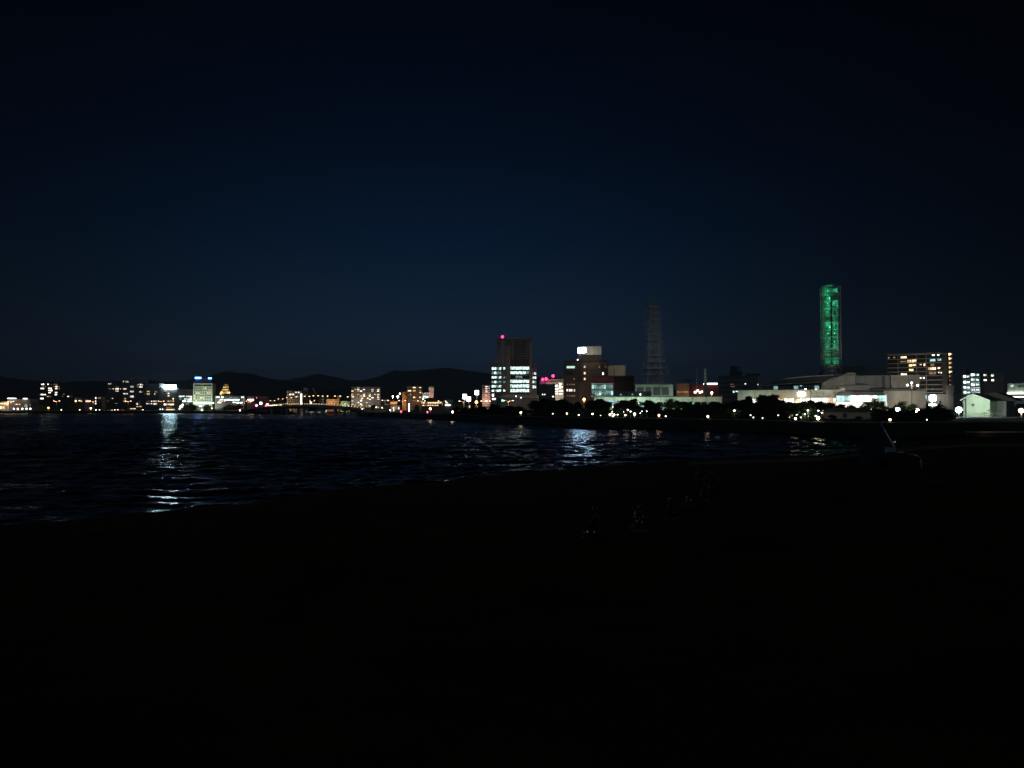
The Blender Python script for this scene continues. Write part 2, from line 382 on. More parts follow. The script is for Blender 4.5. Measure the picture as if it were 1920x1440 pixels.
b.slab('fascia', 48, 749, 71, 750.5, CONC, 0, .4); b.grid(50, 70, 5, 756, 762, 1, .6, .7, .2, [W_DIM])
b = B('apartment_block', 'dark tower block with scattered white windows, nearest the left edge', 'apartments', 73, 115, 716.5, 1100, 16, CONCD)
b.floors(74, 114, 719, 753.5, 9, CONCD)
b.wins([(76.5, 719.5, 82.5, 721.8), (76, 727.3, 82.5, 729.8), (75.7, 738.6, 81.5, 741), (82, 738.8, 86, 741), (75.5, 746, 82, 748.6)], W_WHITE)
b.wins([(88.5, 719.6, 90.8, 721.6), (90, 726.9, 97, 730), (90, 731, 94, 733.2), (94, 731, 98, 733.4), (90.4, 734.8, 95.3, 737.3), (103, 734.8, 107.3, 737), (102.7, 738.7, 107, 741), (104, 723.5, 107.5, 726.3), (103, 727.4, 107.4, 729.9)], W_WHITE)
b.wins([(95.5, 720, 97, 722), (100, 719.8, 103, 721.6), (103.6, 719.8, 107.2, 721.6), (99.5, 723.8, 103, 725.6), (109.5, 727.8, 111.6, 730), (109.5, 723.8, 111.5, 725.8), (87, 742.4, 96.8, 744.2), (79, 723.8, 81.5, 725.5), (84, 723.5, 85.6, 726)], W_DIM)
b.win(87.8, 742.5, 90.5, 744.1, W_PINK); roofbits(b, 2)
b = B('apartment_block', 'low dark block stepped against the right of the leftmost tower', 'apartments', 115.5, 137, 737, 1090, 14, CONCD)
b.floors(116, 136, 739, 757, 5, CONC); b.wins([(126, 741.8, 129.5, 744)], W_WHITE); b.wins([(116, 742, 118, 744), (133, 742, 135, 744), (118, 738.5, 121, 740)], W_DIM)
b = B('gabled_shop', 'small shop with pale sloping eave and four warm lights', 'shop', 139, 156, 746.5, 800, 10, BROWN)
b.prism('roof', [(139.5, 747), (141, 744.6), (155.5, 747.4), (155.5, 749.3), (139.5, 748.6)], CREAM, -.5, 11)
b.wins([(140.3, 750.2, 143.5, 753.8), (147, 750.4, 151, 752.2), (151.5, 751, 154, 753.6)], W_WARM)
b = B('lit_shop', 'low shop with one long pink lit sign band behind a street lamp', 'shop', 158, 176, 748, 800, 10, PINKT)
b.slab('sign_band', 160.5, 750.8, 168.5, 753.6, lit('sign_pink_band', (1, .62, .5), 1.6), 0, .3)
b = B('corner_building', 'narrow dark block with a column of three white stair windows', 'building', 177, 189, 744, 830, 10, GREY)
b.wins([(178.3, 744.8, 180.3, 748.2), (178.3, 751, 180.3, 753.5), (178.2, 755.4, 180.5, 758)], W_WHITE); b.wins([(183, 745, 189, 747.5)], W_DIM)
b = B('fire_stair_building', 'slim pale grey block with zigzag outside stair left of the long dark estate', 'building', 190.5, 197.5, 743.8, 820, 9, CREAM)
for k in range(3): b.slab('stair_landing', 190, 745.5+k*4.2, 196, 746.6+k*4.2, GREY, 0, 1.2)
b = B('apartment_block', 'left lower wing of the long dark estate with a few orange windows', 'apartments', 200, 227.6, 714.5, 960, 16, CONCD)
b.floors(200.5, 227, 717, 762, 10, CONCD)
b.wins([(202.8, 719, 205.2, 721), (205.7, 719, 208.4, 721), (216, 727.6, 222.5, 731.3), (216, 732.7, 222.3, 735)], W_WHITE)
b.wins([(210.4, 728.5, 213.6, 730.4), (224.6, 728.4, 226.6, 730.5)], W_WARM); b.wins([(203, 728.5, 208, 730.1), (217, 724, 222, 725.8), (201, 751.5, 204, 753.2)], W_DIM); b.wins([(210, 746.4, 212, 748.6)], W_PINK)
b.wins([(216, 756.3, 220.5, 757.4)], W_PINK)
b = B('apartment_block', 'tallest middle wing of the long dark estate, topped by a thin roof line', 'apartments', 228, 278, 709.5, 955, 18, CONCD)
b.floors(228.5, 277.5, 712, 762, 11, CONCD); b.slab('roof_trim', 226, 708.6, 278.6, 709.8, CONC, 0, .8, 0); b.slab('rear_wall_strip', 276.6, 709.8, 278, 718, CONC, 0, .4)
b.wins([(230.3, 714.8, 232, 717), (234.5, 715, 240.7, 716.9), (244, 724, 250.6, 726.4), (243.8, 733, 250.6, 735.4), (231, 737.4, 240, 739.8), (243.5, 742, 250.8, 744.8), (262, 719.4, 265.5, 722), (261, 724, 267.6, 726.4), (261, 733, 264.8, 735.4), (272, 746.7, 274.2, 749.2)], W_WHITE)
b.wins([(231, 728.4, 237.5, 730.7), (257.5, 720, 260, 721.8), (266, 720, 268, 722), (257.5, 724.6, 259.6, 726), (266, 733.6, 267.6, 735)], W_PINK)
b.wins([(233, 746.8, 237, 749), (231.5, 751.4, 238, 753.4), (256, 760.8, 266.5, 762.9), (243, 765.6, 255, 767)], W_WARM); b.wins([(256, 755.5, 259, 758.6)], W_WHITE); b.wins([(260.5, 751.6, 263.4, 753.4), (261, 756, 263.5, 758)], W_DIM)
b = B('apartment_block', 'right lower wing of the long dark estate beside the bright white sign', 'apartments', 271.5, 300.8, 719, 940, 14, CONCD)
b.floors(272, 300, 721, 763, 9, CONCD)
b.wins([(275, 733.4, 280.4, 735.3), (289, 733.6, 291.5, 735.2), (291.8, 733.4, 294.6, 735.8), (275, 738, 281, 740.2), (289, 737.7, 291, 740.3)], W_WARM)
b.wins([(287.5, 751.6, 294, 753.8), (283.4, 751.8, 285.7, 754), (274.5, 756, 280.5, 758.6), (283, 756.3, 285.4, 758.6), (287.6, 756, 294.6, 758.8)], W_WHITE); b.wins([(274.5, 752, 280, 753.6), (270.5, 738, 273, 740)], W_DIM)
b = B('sign_tower_hotel', 'narrow building carrying the blazing white rooftop sign on the left shore', 'hotel', 301, 337, 727, 860, 16, GREY)
b.block('stair_tower', 298.5, 719, 306.3, 768, CONC, 1, 12)
bs = b.slab('rooftop_sign', 307.3, 722.2, 330, 728.6, S_WHITE, 0, .8, .0, .15)
b.slab('sign_frame', 306.3, 721.4, 331, 722.1, STEEL, 0, .9, 0); b.block('side_tower', 329, 729.6, 336.5, 768, CONC, .5, 12)
b.wins([(308.2, 730.5, 311.6, 734)], W_WARM); b.wins([(314.6, 736.4, 317.5, 739), (314.3, 740.6, 318.2, 744), (323.4, 746.2, 326, 749)], W_WARM)
b.wins([(314.4, 750.8, 317.4, 753.6), (319, 751, 321.6, 753.4), (323.6, 751, 326.2, 753.4)], W_WARM)
for k in range(8): b.win(307.4+k*2.4, 756.6, 309.5+k*2.4, 760, W_WARM if k % 3 else W_WHITE)
for k in range(4): b.win(312+k*2.8, 763.4, 314.4+k*2.8, 765.2, W_DIM)
for k in range(6): b.win(312+k*2.6, 767, 314.2+k*2.6, 769, W_WARM)
b = B('office_building', 'low office with three bright white window bands left of the blue sign hotel', 'office', 335, 363, 730, 830, 16, CONCD)
for (x0, x1, y, m) in ((335.2, 340.8, 743.5, W_BAND), (342, 347, 743.3, W_BAND), (348.5, 354, 743.3, W_BAND), (355, 360, 743.8, W_WHITE), (336, 341, 748.3, W_OFFD), (345, 352, 748.2, W_BAND), (353, 359.6, 748.4, W_BAND), (342, 350, 752.4, W_BAND), (351, 361, 752.6, W_BAND), (348, 354, 757, W_OFFD)):
    b.win(x0, y-1.4, x1, y+1.2, m)
b.wins([(336, 737, 338, 738.4)], W_DIM); b.slab('drain_column', 354, 730.5, 354.8, 768, CONC, 0, .5)
b = B('blue_sign_hotel', 'floodlit pale green hotel with a blue rooftop sign by the lake', 'hotel', 362, 398, 718.6, 800, 22, MINT, face=.55)
b.block('roof_storey', 364.5, 710, 397, 718.6, NAVY, 1, 16)
b.slab('rooftop_sign', 365.2, 707.2, 376.4, 710.2, S_BLUE, 1, .8, .0, .1); b.slab('rooftop_sign', 390, 707.9, 396, 710.4, S_BLUE, 1, .8, 0, .1); b.slab('sign_board', 376.8, 708, 389.6, 710, NAVY, 1, .5, 0)
b.slab('restaurant_glazing', 364.5, 721.6, 378.6, 723.6, GLASS, 0, .15); b.slab('restaurant_glazing', 380.2, 721.6, 396, 723.6, GLASS, 0, .15)
litw = {(4, 0), (5, 0), (7, 1), (1, 2), (2, 2), (6, 2), (7, 2), (0, 3), (0, 4), (3, 4), (4, 4), (1, 5)}
for j in range(6):
    for i in range(8):
        cx = 364.6+i*4.15; cy = 727.6+j*4.65
        b.win(cx-.9, cy-1.1, cx+.9, cy+1.1, W_WARM if (i, j) in litw else GLASS)
for k in range(6): b.win(363.4+k*5.8, 754, 368.2+k*5.8, 757, W_BAND)
for k in range(4): b.win(366+k*8, 760, 370+k*8, 762.5, W_WHITE if k % 2 else W_OFFD)
for dx in (-16, -5, 6, 17): light((b.xc+dx, 800-14, LAND+1.5), 7500, (.86, 1, .80), 1, 110, (b.xc+dx, 800, LAND+17))
light((b.xc-7, 795, ZP(706, 800)), 900, (.1, .35, 1), .5)
# castle
hill = bmesh.new()
cc = P(425, 738, 2000)
for k in range(1): ball(hill, (0, 0, 0), 1, 4, (95, 70, cc.z-LAND-1))
for v_ in hill.verts:
    q = v_.co.copy(); v_.co += Vector((0, 0, 1))*4*noise.noise(q*.04)
o = link('castle_hill', tomesh(hill, 'castle_hill', True), wall('castle_wood', (.03, .04, .02), 1, .05), None, (cc.x, 2020, LAND)); o['kind'] = 'structure'
castle = root('castle_keep', (cc.x, 2000, cc.z-1), 'golden floodlit castle keep with tiered roofs on a wooded hill', 'castle')
CW = wall('castle_plaster', (.55, .48, .34), .9, .3); CR = wall('castle_tiles', (.035, .032, .028), .8, .5)
boxpart('stone_base', castle, -15, 15, -11, 11, -4, 1.5, wall('castle_stone', (.25, .22, .18), .9, .5))
for k, (w, d, z0, z1, ov) in enumerate(((26, 20, 1.5, 6.5, 3), (19, 15, 9, 13, 2.8), (14.5, 11, 15, 19.5, 2.4), (11.5, 8.5, 21, 24.5, 2.2))):
    boxpart('wall', castle, -w/2, w/2, -d/2, d/2, z0, z1, CW)
    bm = bmesh.new(); n = 9; rings = []
    for (s, z) in ((1, z1-.4), (1.0, z1), (.86, z1+.9), (.68, z1+2.6)):
        hw, hd = (w/2+ov)*s, (d/2+ov)*s; r_ = []
        pts = [(-hw+2*hw*i/n, -hd) for i in range(n)]+[(hw, -hd+2*hd*i/n) for i in range(n)]+[(hw-2*hw*i/n, hd) for i in range(n)]+[(-hw, hd-2*hd*i/n) for i in range(n)]
        for (x, y) in pts:
            cu = min(1, max(abs(x)/hw, 0))*min(1, abs(y)/hd); lift = .9*max(0, cu-.75)*4*(s > .9)
            r_.append(bm.verts.new((x, y, z+lift)))
        rings.append(r_)
    for a, c_ in zip(rings, rings[1:]):
        for i in range(len(a)): bm.faces.new((a[i], a[(i+1) % len(a)], c_[(i+1) % len(a)], c_[i]))
    bm.faces.new(rings[-1]); bm.faces.new(rings[0][::-1])
    link('roof', tomesh(bm, 'roof'), CR, castle)
bm = bmesh.new()
for sx in (-1, 1):
    v = [bm.verts.new(q) for q in ((sx*7, -5, 26.6), (sx*7, 5, 26.6), (sx*6, 0, 30), (sx*-.1, -5, 26.6), (sx*-.1, 5, 26.6), (sx*-.1, 0, 29.6))]
    for f in ((0, 1, 2), (3, 5, 4), (0, 2, 5, 3), (1, 4, 5, 2), (0, 3, 4, 1)): bm.faces.new([v[i] for i in f])
link('top_gable', tomesh(bm, 'top_gable'), CR, castle)
for (x, z, p) in ((-10, 3, 10000), (10, 3, 10000), (0, 12, 8000), (-5, 19, 3500), (5, 19, 3500)): light((cc.x+x, 2000-17, cc.z+z-2), p, (1, .72, .3), 1)
b = B('civic_office', 'long low office with bright white bands in front of the castle', 'office', 403, 458, 742, 800, 18, GREY)
for (x0, x1, y, m) in ((404.5, 412, 744.8, W_BAND), (415, 419, 745, W_BAND), (421, 428, 745.4, W_OFFD), (430, 436, 745.5, W_OFFD), (438, 445, 745.6, W_OFFD), (452, 457, 744.8, W_BAND), (412, 418, 749.4, W_BAND), (420, 425, 750, W_BAND), (426, 431.4, 749.6, W_BAND), (432, 438, 749.7, W_BAND), (439, 444, 749.5, W_BAND), (445, 449, 749.7, W_BAND), (408, 415, 754.8, W_BAND), (436, 442, 754.4, W_BAND), (443, 449, 755, W_BAND), (450, 455, 755, W_BAND)):
    b.win(x0, y-1.3, x1, y+1.2, m)
b.slab('end_column', 457, 742.5, 459.6, 757, WHITE, 0, 1.0); b.block('rooftop_room', 416, 738, 438, 742, GREY, 4, 10); b.block('rooftop_room', 426, 740.5, 432, 742, WHITE, 1, 3)
light((b.xc+16, 793, LAND+4), 3000, WHITEC, 1)
for (x0, x1, yt, m, lab) in ((463, 478, 743, PINKT, 'small dark pinkish house row just left of the red lit bridge foot'), (478, 486, 741, BROWN, 'narrow brown block above the red light at the bridge foot'), (486.5, 503, 743.5, PINKT, 'dark red tinted block behind the white sign post at the bridge foot')):
    b = B('town_building', lab, 'building', x0, x1, yt, 760, 10, m, group='low buildings at the foot of the bridge')
    b.grid(x0+1, x1-1, 4, yt+2, 760, 3, .5, .5, .06, [W_DIM, W_PINK])
    if x0 == 463: b.slab('lit_sign_band', 464.6, 748.6, 475.4, 750.4, S_WHITE2, 0, .6)
b = B('white_trim_office', 'cream office with a column of white lights down its right edge by the bridge', 'office', 538.5, 567, 733, 640, 14, BEIGE)
b.wins([(553.8, 734.6, 556, 736.8), (558.6, 734.6, 561, 736.8), (542.3, 738.4, 546.4, 740.8), (547.8, 738.2, 551.4, 740.8)], W_WHITE)
b.grid(541, 563, 6, 742, 757, 4, .6, .5, .10, [W_TEAL, W_OFFD])
for k in range(6): b.slab('stair_light', 563.7, 738.6+k*3.4, 566, 740.6+k*3.4, L_WARM if k == 5 else S_WHITE2, 0, .4)
b.slab('edge_trim', 537.9, 733, 539.3, 760, WHITE, 0, .5)
light((b.xc-3, 630, LAND+6), 1500, WARMC, 1)
b = B('water_tank_block', 'dim grey block with a domed tank above the bridge', 'building', 568, 578, 731.5, 680, 10, CONC)
bm = bmesh.new(); ball(bm, (0, 5, b.h+1), 2.6, 2, (1, 1, .7)); link('tank', tomesh(bm, 'tank', True), WHITE, b.r); b.grid(569, 577, 3, 734, 758, 5, .5, .5, .05, [W_DIM])
# crane
cr = P(592, 738, 760); k_ = root('tower_crane', (cr.x, 760, LAND), 'faint grey crane with a bent jib standing behind the bridge', 'crane')
bm = bmesh.new(); zt = cr.z-LAND
for s in (-1, 1): beam(bm, (s*.7, 0, 0), (s*.7, 0, zt+.6), .22); 
for j in range(14): beam(bm, (-.7, 0, j*zt/14), (.7, 0, (j+1)*zt/14), .12)
link('mast', tomesh(bm, 'mast'), STEEL, k_)
tip = P(585.5, 726.5, 760); bm = bmesh.new(); q = Vector((tip.x-cr.x, 0, tip.z-LAND))
beam(bm, (0, 0, zt), q, .5); beam(bm, (1.2, 0, zt-.5), q+Vector((.6, 0, -.3)), .25); beam(bm, (0, 0, zt), (3, 0, zt-4), .4)
link('jib', tomesh(bm, 'jib'), STEEL, k_)
for (x0, x1, yt, D, m, lab, cat) in ((579, 597, 741, 700, CONCD, 'dark low block behind the bridge lamps under the crane', 'building'), (597, 611, 745, 690, NAVY, 'bluish dark block between two bridge lamps', 'building'), (638.5, 656, 752, 700, MINT, 'low greenish lit strip building behind the bridge railing', 'building'), (714.5, 731, 748, 900, BROWN, 'dark low block right of the long warm apartment slab', 'building')):
    b = B('town_building', lab, cat, x0, x1, yt, D, 10, m)
    b.grid(x0+1, x1-1, max(3, int((x1-x0)/3)), yt+1.5, 760, 3, .55, .5, .12, [W_DIM, W_WARM, W_OFFD])
    if m is MINT: light((b.xc, D-6, LAND+3), 1500, (.8, 1, .6), 1)
b = B('parking_deck', 'orange lit low building with horizontal bands behind the bridge', 'building', 612, 636, 748, 690, 14, ORANGE)
for k in range(3): b.slab('lit_band', 612.5, 749.5+k*3, 636, 750.5+k*3, lit('band_orange', (1, .5, .18), .55), 0, .5)
b.block('stair_head', 633, 741.5, 638, 748, CREAM, 0, 6)
light((b.xc, 682, LAND+8), 2000, WARMC, 1)
b = B('apartment_block', 'long warm lit apartment slab behind the right end of the bridge', 'apartments', 658.5, 714, 725.5, 1250, 14, BEIGE)
b.floors(659, 713.5, 726, 763, 12, CONC)
cw = {}
pat = ["..W.......", ".WWdW..W.W", "WdWWd..W.W", "...........", "WdW.W.W.WW", "W..WWdWd.W", ".......W.W", ".d.W..W.dW", "W.dW.d....", "..W.dWd..d", "W..W...d..", ".W.Wd.W..."]
for j, row in enumerate(pat):
    for i, c_ in enumerate(row[:10]):
        x = 661+i*5.35; y = 727.2+j*3.08
        m = {'W': W_WHITE if (i+j) % 2 else W_WARM, 'd': W_DIM, '.': None}[c_]
        if m: b.win(x-(2 if c_ == 'W' else 1), y-.9, x+(2 if c_ == 'W' else 1), y+.75, m)
light((b.xc-12, 1228, LAND+14), 6500, WHITEC, 1); light((b.xc+12, 1228, LAND+14), 6500, WHITEC, 1)
b = B('orange_shop', 'low orange lit shop below the three floodlights', 'shop', 731.5, 745, 752, 640, 10, ORANGE)
b.slab('lit_fascia', 732, 754, 744, 757.4, lit('fascia_orange', (1, .45, .12), .9), 0, .4); light((b.xc, 634, LAND+3), 700, SODC, .5)
b = B('white_fronted_shop', 'low white fronted shop with cars in front near the red lamp', 'shop', 733, 750, 760.5, 520, 10, WHITE)
b.grid(734, 749, 6, 762.5, 768, 1, .8, .7, .8, [W_DIM, W_WHITE]); light((b.xc, 512, LAND+3.5), 500, WHITEC, .5)
b = B('yellow_block', 'narrow block with a plain amber lit wall beside the brown apartments', 'building', 754.5, 762, 734.5, 880, 12, ORANGE)
b.slab('recess', 758.5, 736, 761, 742, BROWN, 0, .1); light((b.xc-2, 868, LAND+10), 5500, WARMC, 1)
b = B('apartment_block', 'amber brown apartment block between a plain amber wall and a pink tower', 'apartments', 762.8, 792, 724.5, 900, 14, BROWNL)
b.floors(763, 791.6, 727, 763, 9, CONCD)
b.wins([(774, 725.6, 779.4, 727.6), (786, 725.6, 789.4, 727.6), (764.6, 731.5, 771, 734), (773.6, 731.2, 779.6, 734), (786.5, 734.6, 789.6, 737.4), (786, 743.6, 790, 747), (768.6, 738, 771.2, 739.6), (774.6, 744, 778.6, 746)], W_WARM)
b.wins([(764.8, 741, 767.4, 742.7), (768.6, 741, 771.6, 742.7), (786, 731.8, 789, 733.2), (776, 737.6, 778, 739), (774, 750, 780, 752), (765, 750.5, 769, 752), (783, 749, 786, 751)], W_DIM)
light((b.xc, 880, LAND+10), 5500, WARMC, 1)
b = B('bright_band_office', 'small office with one blazing white band under a pale sign board', 'office', 792.5, 803.5, 738.5, 700, 10, CREAM)
for k in range(3): b.win(792.8+k*3.5, 742.8, 796.1+k*3.5, 746, W_BAND)
b.wins([(791.8, 747.2, 796, 749.6)], W_BAND); b.slab('sign_board', 792, 736.5, 804, 741.4, WHITE, 0, .5); light((b.xc, 690, LAND+10), 2500, WHITEC, 1)
b = B('pinkish_tower', 'slim pinkish tower with pale top right of the amber apartments', 'tower', 804, 813, 725.5, 850, 10, PINKT)
b.slab('pale_cap', 803.8, 725.5, 813.2, 731.4, CREAM, 0, .3); light((b.xc, 838, LAND+14), 9000, (1, .75, .6), 1)
b = B('lakeside_diner', 'dark domed roof diner with two rows of amber windows on the shore', 'restaurant', 789, 832, 752.6, 430, 16, BROWN)
b.prism('roof', [(787, 754), (794, 749), (801, 746.3), (812, 745.6), (822, 747), (829, 750), (834, 754)], ROOFD, -.8, 17)
for k in range(8): b.win(792.6+k*4.4, 753.9, 796.2+k*4.4, 756.6, W_WARM if k != 1 else W_DIM)
for k in range(7): b.win(792+k*4.4, 759, 795.6+k*4.4, 761, W_WARM if k != 1 else W_DIM)
b = B('town_building', 'grey low block with two stacked white lit signs right of the diner', 'building', 833, 850, 748.5, 520, 12, GREY)
b.wins([(835.5, 753.7, 839.8, 756.2)], W_WHITE); b.slab('white_shop_sign', 835, 758.5, 844, 760.6, S_WHITE2, 0, .3)
b.slab('roof_sign', 838, 750, 849, 753, MINT, 0, .3)
b = B('town_building', 'plain unlit wall building under the big clustered white signs', 'building', 851, 903, 757, 640, 12, CONCD)
b.grid(853, 902, 10, 759, 766, 1, .6, .6, .3, [W_DIM, W_WARM])
b = B('apartment_block', 'slim pinkish apartment tower left of the glass office tower', 'apartments', 904, 919.5, 722, 900, 14, PINKT)
b.floors(904.5, 919, 724.5, 762, 10, PINKT)
for j, y in enumerate((725, 728.8, 732, 735, 741.4, 752)): b.win(909.8, y-.9, 914, y+.9, W_WHITE)
for y in (725.2, 728.6, 732, 735.4): b.win(916, y-.7, 917.6, y+.8, W_PINK)
for y in (738, 745, 748, 756): b.win(906.5, y-.7, 908.3, y+.7, W_DIM)
light((b.xc, 888, LAND+12), 12000, (1, .7, .55), 1)
b = B('lit_kiosk', 'small cream lit block below the glass tower beside the green traffic light', 'building', 920.5, 931, 745, 560, 8, CREAM)
b.wins([(922.6, 746.4, 926, 750), (926.5, 746.2, 929.6, 750)], W_WHITE); b.slab('lit_lantern', 922.8, 739, 925.8, 743, S_WHITE2, 0, .4)
# --- glass office tower
b = B('glass_office_tower', 'tallest dark stone office tower with green white window bands and red rooftop light', 'office tower', 930.5, 996, 636.5, 800, 36, STONE)
b.slab('crown_roof', 930, 634, 997.5, 636, STONEL, 0, 1.2, -3); b.slab('crown_post', 996, 636, 997.2, 640, STONEL, 0, .8)
b.block('side_glazing', 930, 640, 939, 677, wall('cool_glass', (.10, .13, .18), .25), -.4, .39)
b.slab('stone_pillar', 948, 649, 957.2, 742, STONEL, 0, 1.4); b.slab('stone_pillar', 992.6, 640, 997.6, 742, STONEL, 0, 1.5); b.slab('stone_pillar', 939.6, 637, 946.5, 742, STONEL, 0, .6)
b.slab('louvre_recess', 964.5, 641, 985.5, 671, BLACK, 0, .2)
for k in range(6): b.slab('louvre_band', 966, 643.4+k*4.7, 984, 644.5+k*4.7, GREY, 0, .5, .2)
b.slab('louvre_frame', 960.5, 639.5, 963, 673, STONEL, 0, .8); b.slab('louvre_frame', 986.6, 639.5, 988.4, 673, STONEL, 0, .8)
b.slab('dark_belt', 958, 673.5, 992.4, 686, BLACK, 0, .3)
lay = (('O', 687.2, 693.4), ('O', 696, 701.6), ('D', 704.6, 709.4), ('O', 712, 718), ('O', 720.6, 726.8), ('O', 729.2, 735.4))
for (c_, y0, y1) in lay:
    for k, (a, w) in enumerate(((956.2, 3.2), (960, 6.2), (966.6, 6.2), (973.2, 6.2), (979.8, 6), (986.2, 6))):
        m = W_OFF if c_ == 'O' else (W_OFFD if k in (2, 3) else GLASS)
        if y0 == 696 and k > 4: m = W_OFFD
        b.win(a, y0, a+w, y1, m)
b.block('left_wing', 921, 681.5, 940, 769, STONE, -3, 26); b.block('left_wing_roof', 922.5, 677.5, 939.8, 681.4, STONEL, -1, 22)
for j, (y0, y1) in enumerate(((688.4, 693.6), (696.4, 702), (705.4, 709.8), (714, 718.4), (722, 726.8), (730.4, 734.6))):
    for k in range(4): b.win(922+k*4.5, y0, 926.2+k*4.5, y1, [W_OFF, W_OFF, W_OFFD, W_OFF][(k+j*(j % 2)) % 4] if j not in (1, 3) else [W_OFFD, W_OFF, W_OFFD, W_OFFD][k], -3)
    if j in (0, 2, 3, 5): b.win(943.6, y0, 947.4, y1-.5, W_OFF if j in (0, 5) else W_OFFD, -.6)
b.block('right_wing', 998, 689, 1006.5, 769, STONE, -1, 24)
b.prism('right_wing_roof', [(998, 689), (999, 680), (1002.5, 680), (1006, 689)], STONE, 0, 20)
for (y0, y1) in ((698, 702.6), (706, 710.6), (714, 719), (722.6, 728)):
    b.win(998.6, y0, 1001.6, y1, W_OFF if y0 != 698 else W_OFFD, -1); b.win(1002, y0, 1005.2, y1, W_OFF if y0 != 714 else W_OFFD, -1)
b.block('podium', 938, 741, 1024, 769, STONE, -8, 7.9); b.prism('podium_canopy', [(936, 742.5), (955, 739), (1012, 741), (1026, 745), (1026, 747), (936, 745)], STONEL, -10, 9)
for (x, y) in ((967.8, 743), (977, 745.6)): b.slab('canopy_lamp', x-.8, y-.8, x+.8, y+.8, S_WHITE2, -10, .3)
bm = bmesh.new(); ball(bm, (0, 0, 0), 1.5, 2); o = link('beacon', tomesh(bm, 'beacon', True), L_RED, b.r, (b.lx(942), 4, b.lz(631)))
bm = bmesh.new(); tube(bm, ((0, 0, -1.6), (0, 0, -.8)), .12); link('beacon_stand', tomesh(bm, 'beacon_stand'), STEEL, b.r, (b.lx(942), 4, b.lz(631)+.2))
light((b.xc-24, 794, b.lz(631)+LAND+1), 350, (1, .04, .2), .5)
for dx in (-20, 18): light((b.xc+dx, 752, LAND+46), 3200, (1, .94, .88), 2)  # unseen lights added in mid-air to brighten the tower front
light((b.xc, 770, LAND+8), 3000, (1, .9, .8), 1)
# --- group behind the tower
b = B('grey_office', 'dark grey block with small square windows under the red lights', 'office', 1010, 1041, 720, 720, 14, wall('grey_green', (.16, .17, .16)))
b.grid(1012, 1028, 4, 724, 736, 3, .4, .4, 0, [W_DIM]); b.wins([(1016.4, 738.6, 1018.6, 740.6), (1020.6, 738.6, 1022.6, 740.6)], W_WHITE); b.wins([(1035.6, 742.4, 1038.4, 744.8)], W_WHITE)
b = B('terraced_building', 'cream stepped building with brightly lit glass stair and three red rooftop lights', 'building', 1024, 1056.5, 711, 790, 18, CREAM)
b.slab('terrace_band', 1023.5, 716.8, 1043, 722, CREAM, 0, 1.2); b.grid(1025, 1055, 8, 712.6, 716, 1, .6, .6, 0, [W_DIM])
for (x0, y0, x1, y1) in ((1048, 717.6, 1054.6, 721), (1041, 721.6, 1046, 725.6), (1048, 722.6, 1052, 729), (1052.4, 724, 1055, 728), (1041, 728, 1047, 730.4), (1048, 731, 1055.6, 734.6), (1040.6, 732.8, 1047, 735.2), (1040.6, 736.4, 1046.4, 739.4), (1048, 737, 1055.6, 739.6)): b.win(x0, y0, x1, y1, W_PINK if y0 > 731 else W_WHITE)
for (x, y) in ((1017.6, 711.2), (1024, 710.2), (1037, 704.8)):
    bm = bmesh.new(); ball(bm, (0, 0, 0), 1.5, 2); link('beacon', tomesh(bm, 'beacon', True), L_RED, b.r, (b.lx(x), 1, b.lz(y)))
    bm = bmesh.new(); tube(bm, ((0, 0, -1), (0, 0, b.lz(711)-b.lz(y)-.8 if y < 711 else -2)), .15); link('beacon_mast', tomesh(bm, 'beacon_mast'), STEEL, b.r, (b.lx(x), 1.5, b.lz(y)))
    light((b.xc+b.lx(x), 786, b.lz(y)+LAND), 700, (1, .03, .2), .5)
light((b.xc, 776, LAND+16), 9000, (1, .85, .72), 1)
b.block('beacon_platform', 1012, 713.5, 1024.2, 722, GREY, 1, 10)
# --- brown hotel with roof sign box
b = B('brown_hotel', 'brown tiled hotel with a white lit sign box on its roof', 'hotel', 1056.5, 1140.5, 678.5, 460, 24, BROWN)
b.slab('cornice', 1057.5, 676.4, 1139, 678.4, BLACK, 0, .3, -10); b.slab('corner_pier', 1090, 680, 1128, 766, BROWNL, 0, .7)
b.slab('setback', 1086, 716, 1111, 768, BROWNL, 0, 1.2, .72)
b.block('roof_tower', 1085, 664.5, 1127.5, 679.5, BROWN, 2, 14)
bm = bmesh.new(); x0, x1 = b.lx(1083.5), b.lx(1127.8); z0, z1 = b.lz(665), b.lz(649.2); xm = b.lx(1099.5)
pl = [(x0, 3.2), (xm, -.4), (x1, 1.2), (x1, 14), (x0, 14)]
lo = [bm.verts.new((x, y, z0)) for x, y in pl]; hi = [bm.verts.new((x, y, z1)) for x, y in pl]
bm.faces.new(lo[::-1]); bm.faces.new(hi)
for i in range(5): bm.faces.new((lo[i], lo[(i+1) % 5], hi[(i+1) % 5], hi[i]))
link('sign_box', tomesh(bm, 'sign_box'), WHITE, b.r)
bm = bmesh.new(); d_ = Vector((xm-x0, -3.6, 0)); nrm = Vector((-3.6, -(xm-x0), 0)).normalized()*.18
za, zb_ = b.lz(660.6), b.lz(652.6)
qs = []
for f in (.03, .93):
    for z in (za, zb_): qs.append(Vector((x0, 3.2, 0))+d_*f+nrm+Vector((0, 0, z)))
v = [bm.verts.new(q) for q in (qs[0], qs[2], qs[3], qs[1])]; vb = [bm.verts.new(q.co-nrm*.9) for q in v]
bm.faces.new(v); bm.faces.new(vb[::-1])
for i in range(4): bm.faces.new((v[i], v[(i+1) % 4], vb[(i+1) % 4], vb[i]))
link('lit_sign', tomesh(bm, 'lit_sign'), S_ROOF, b.r)
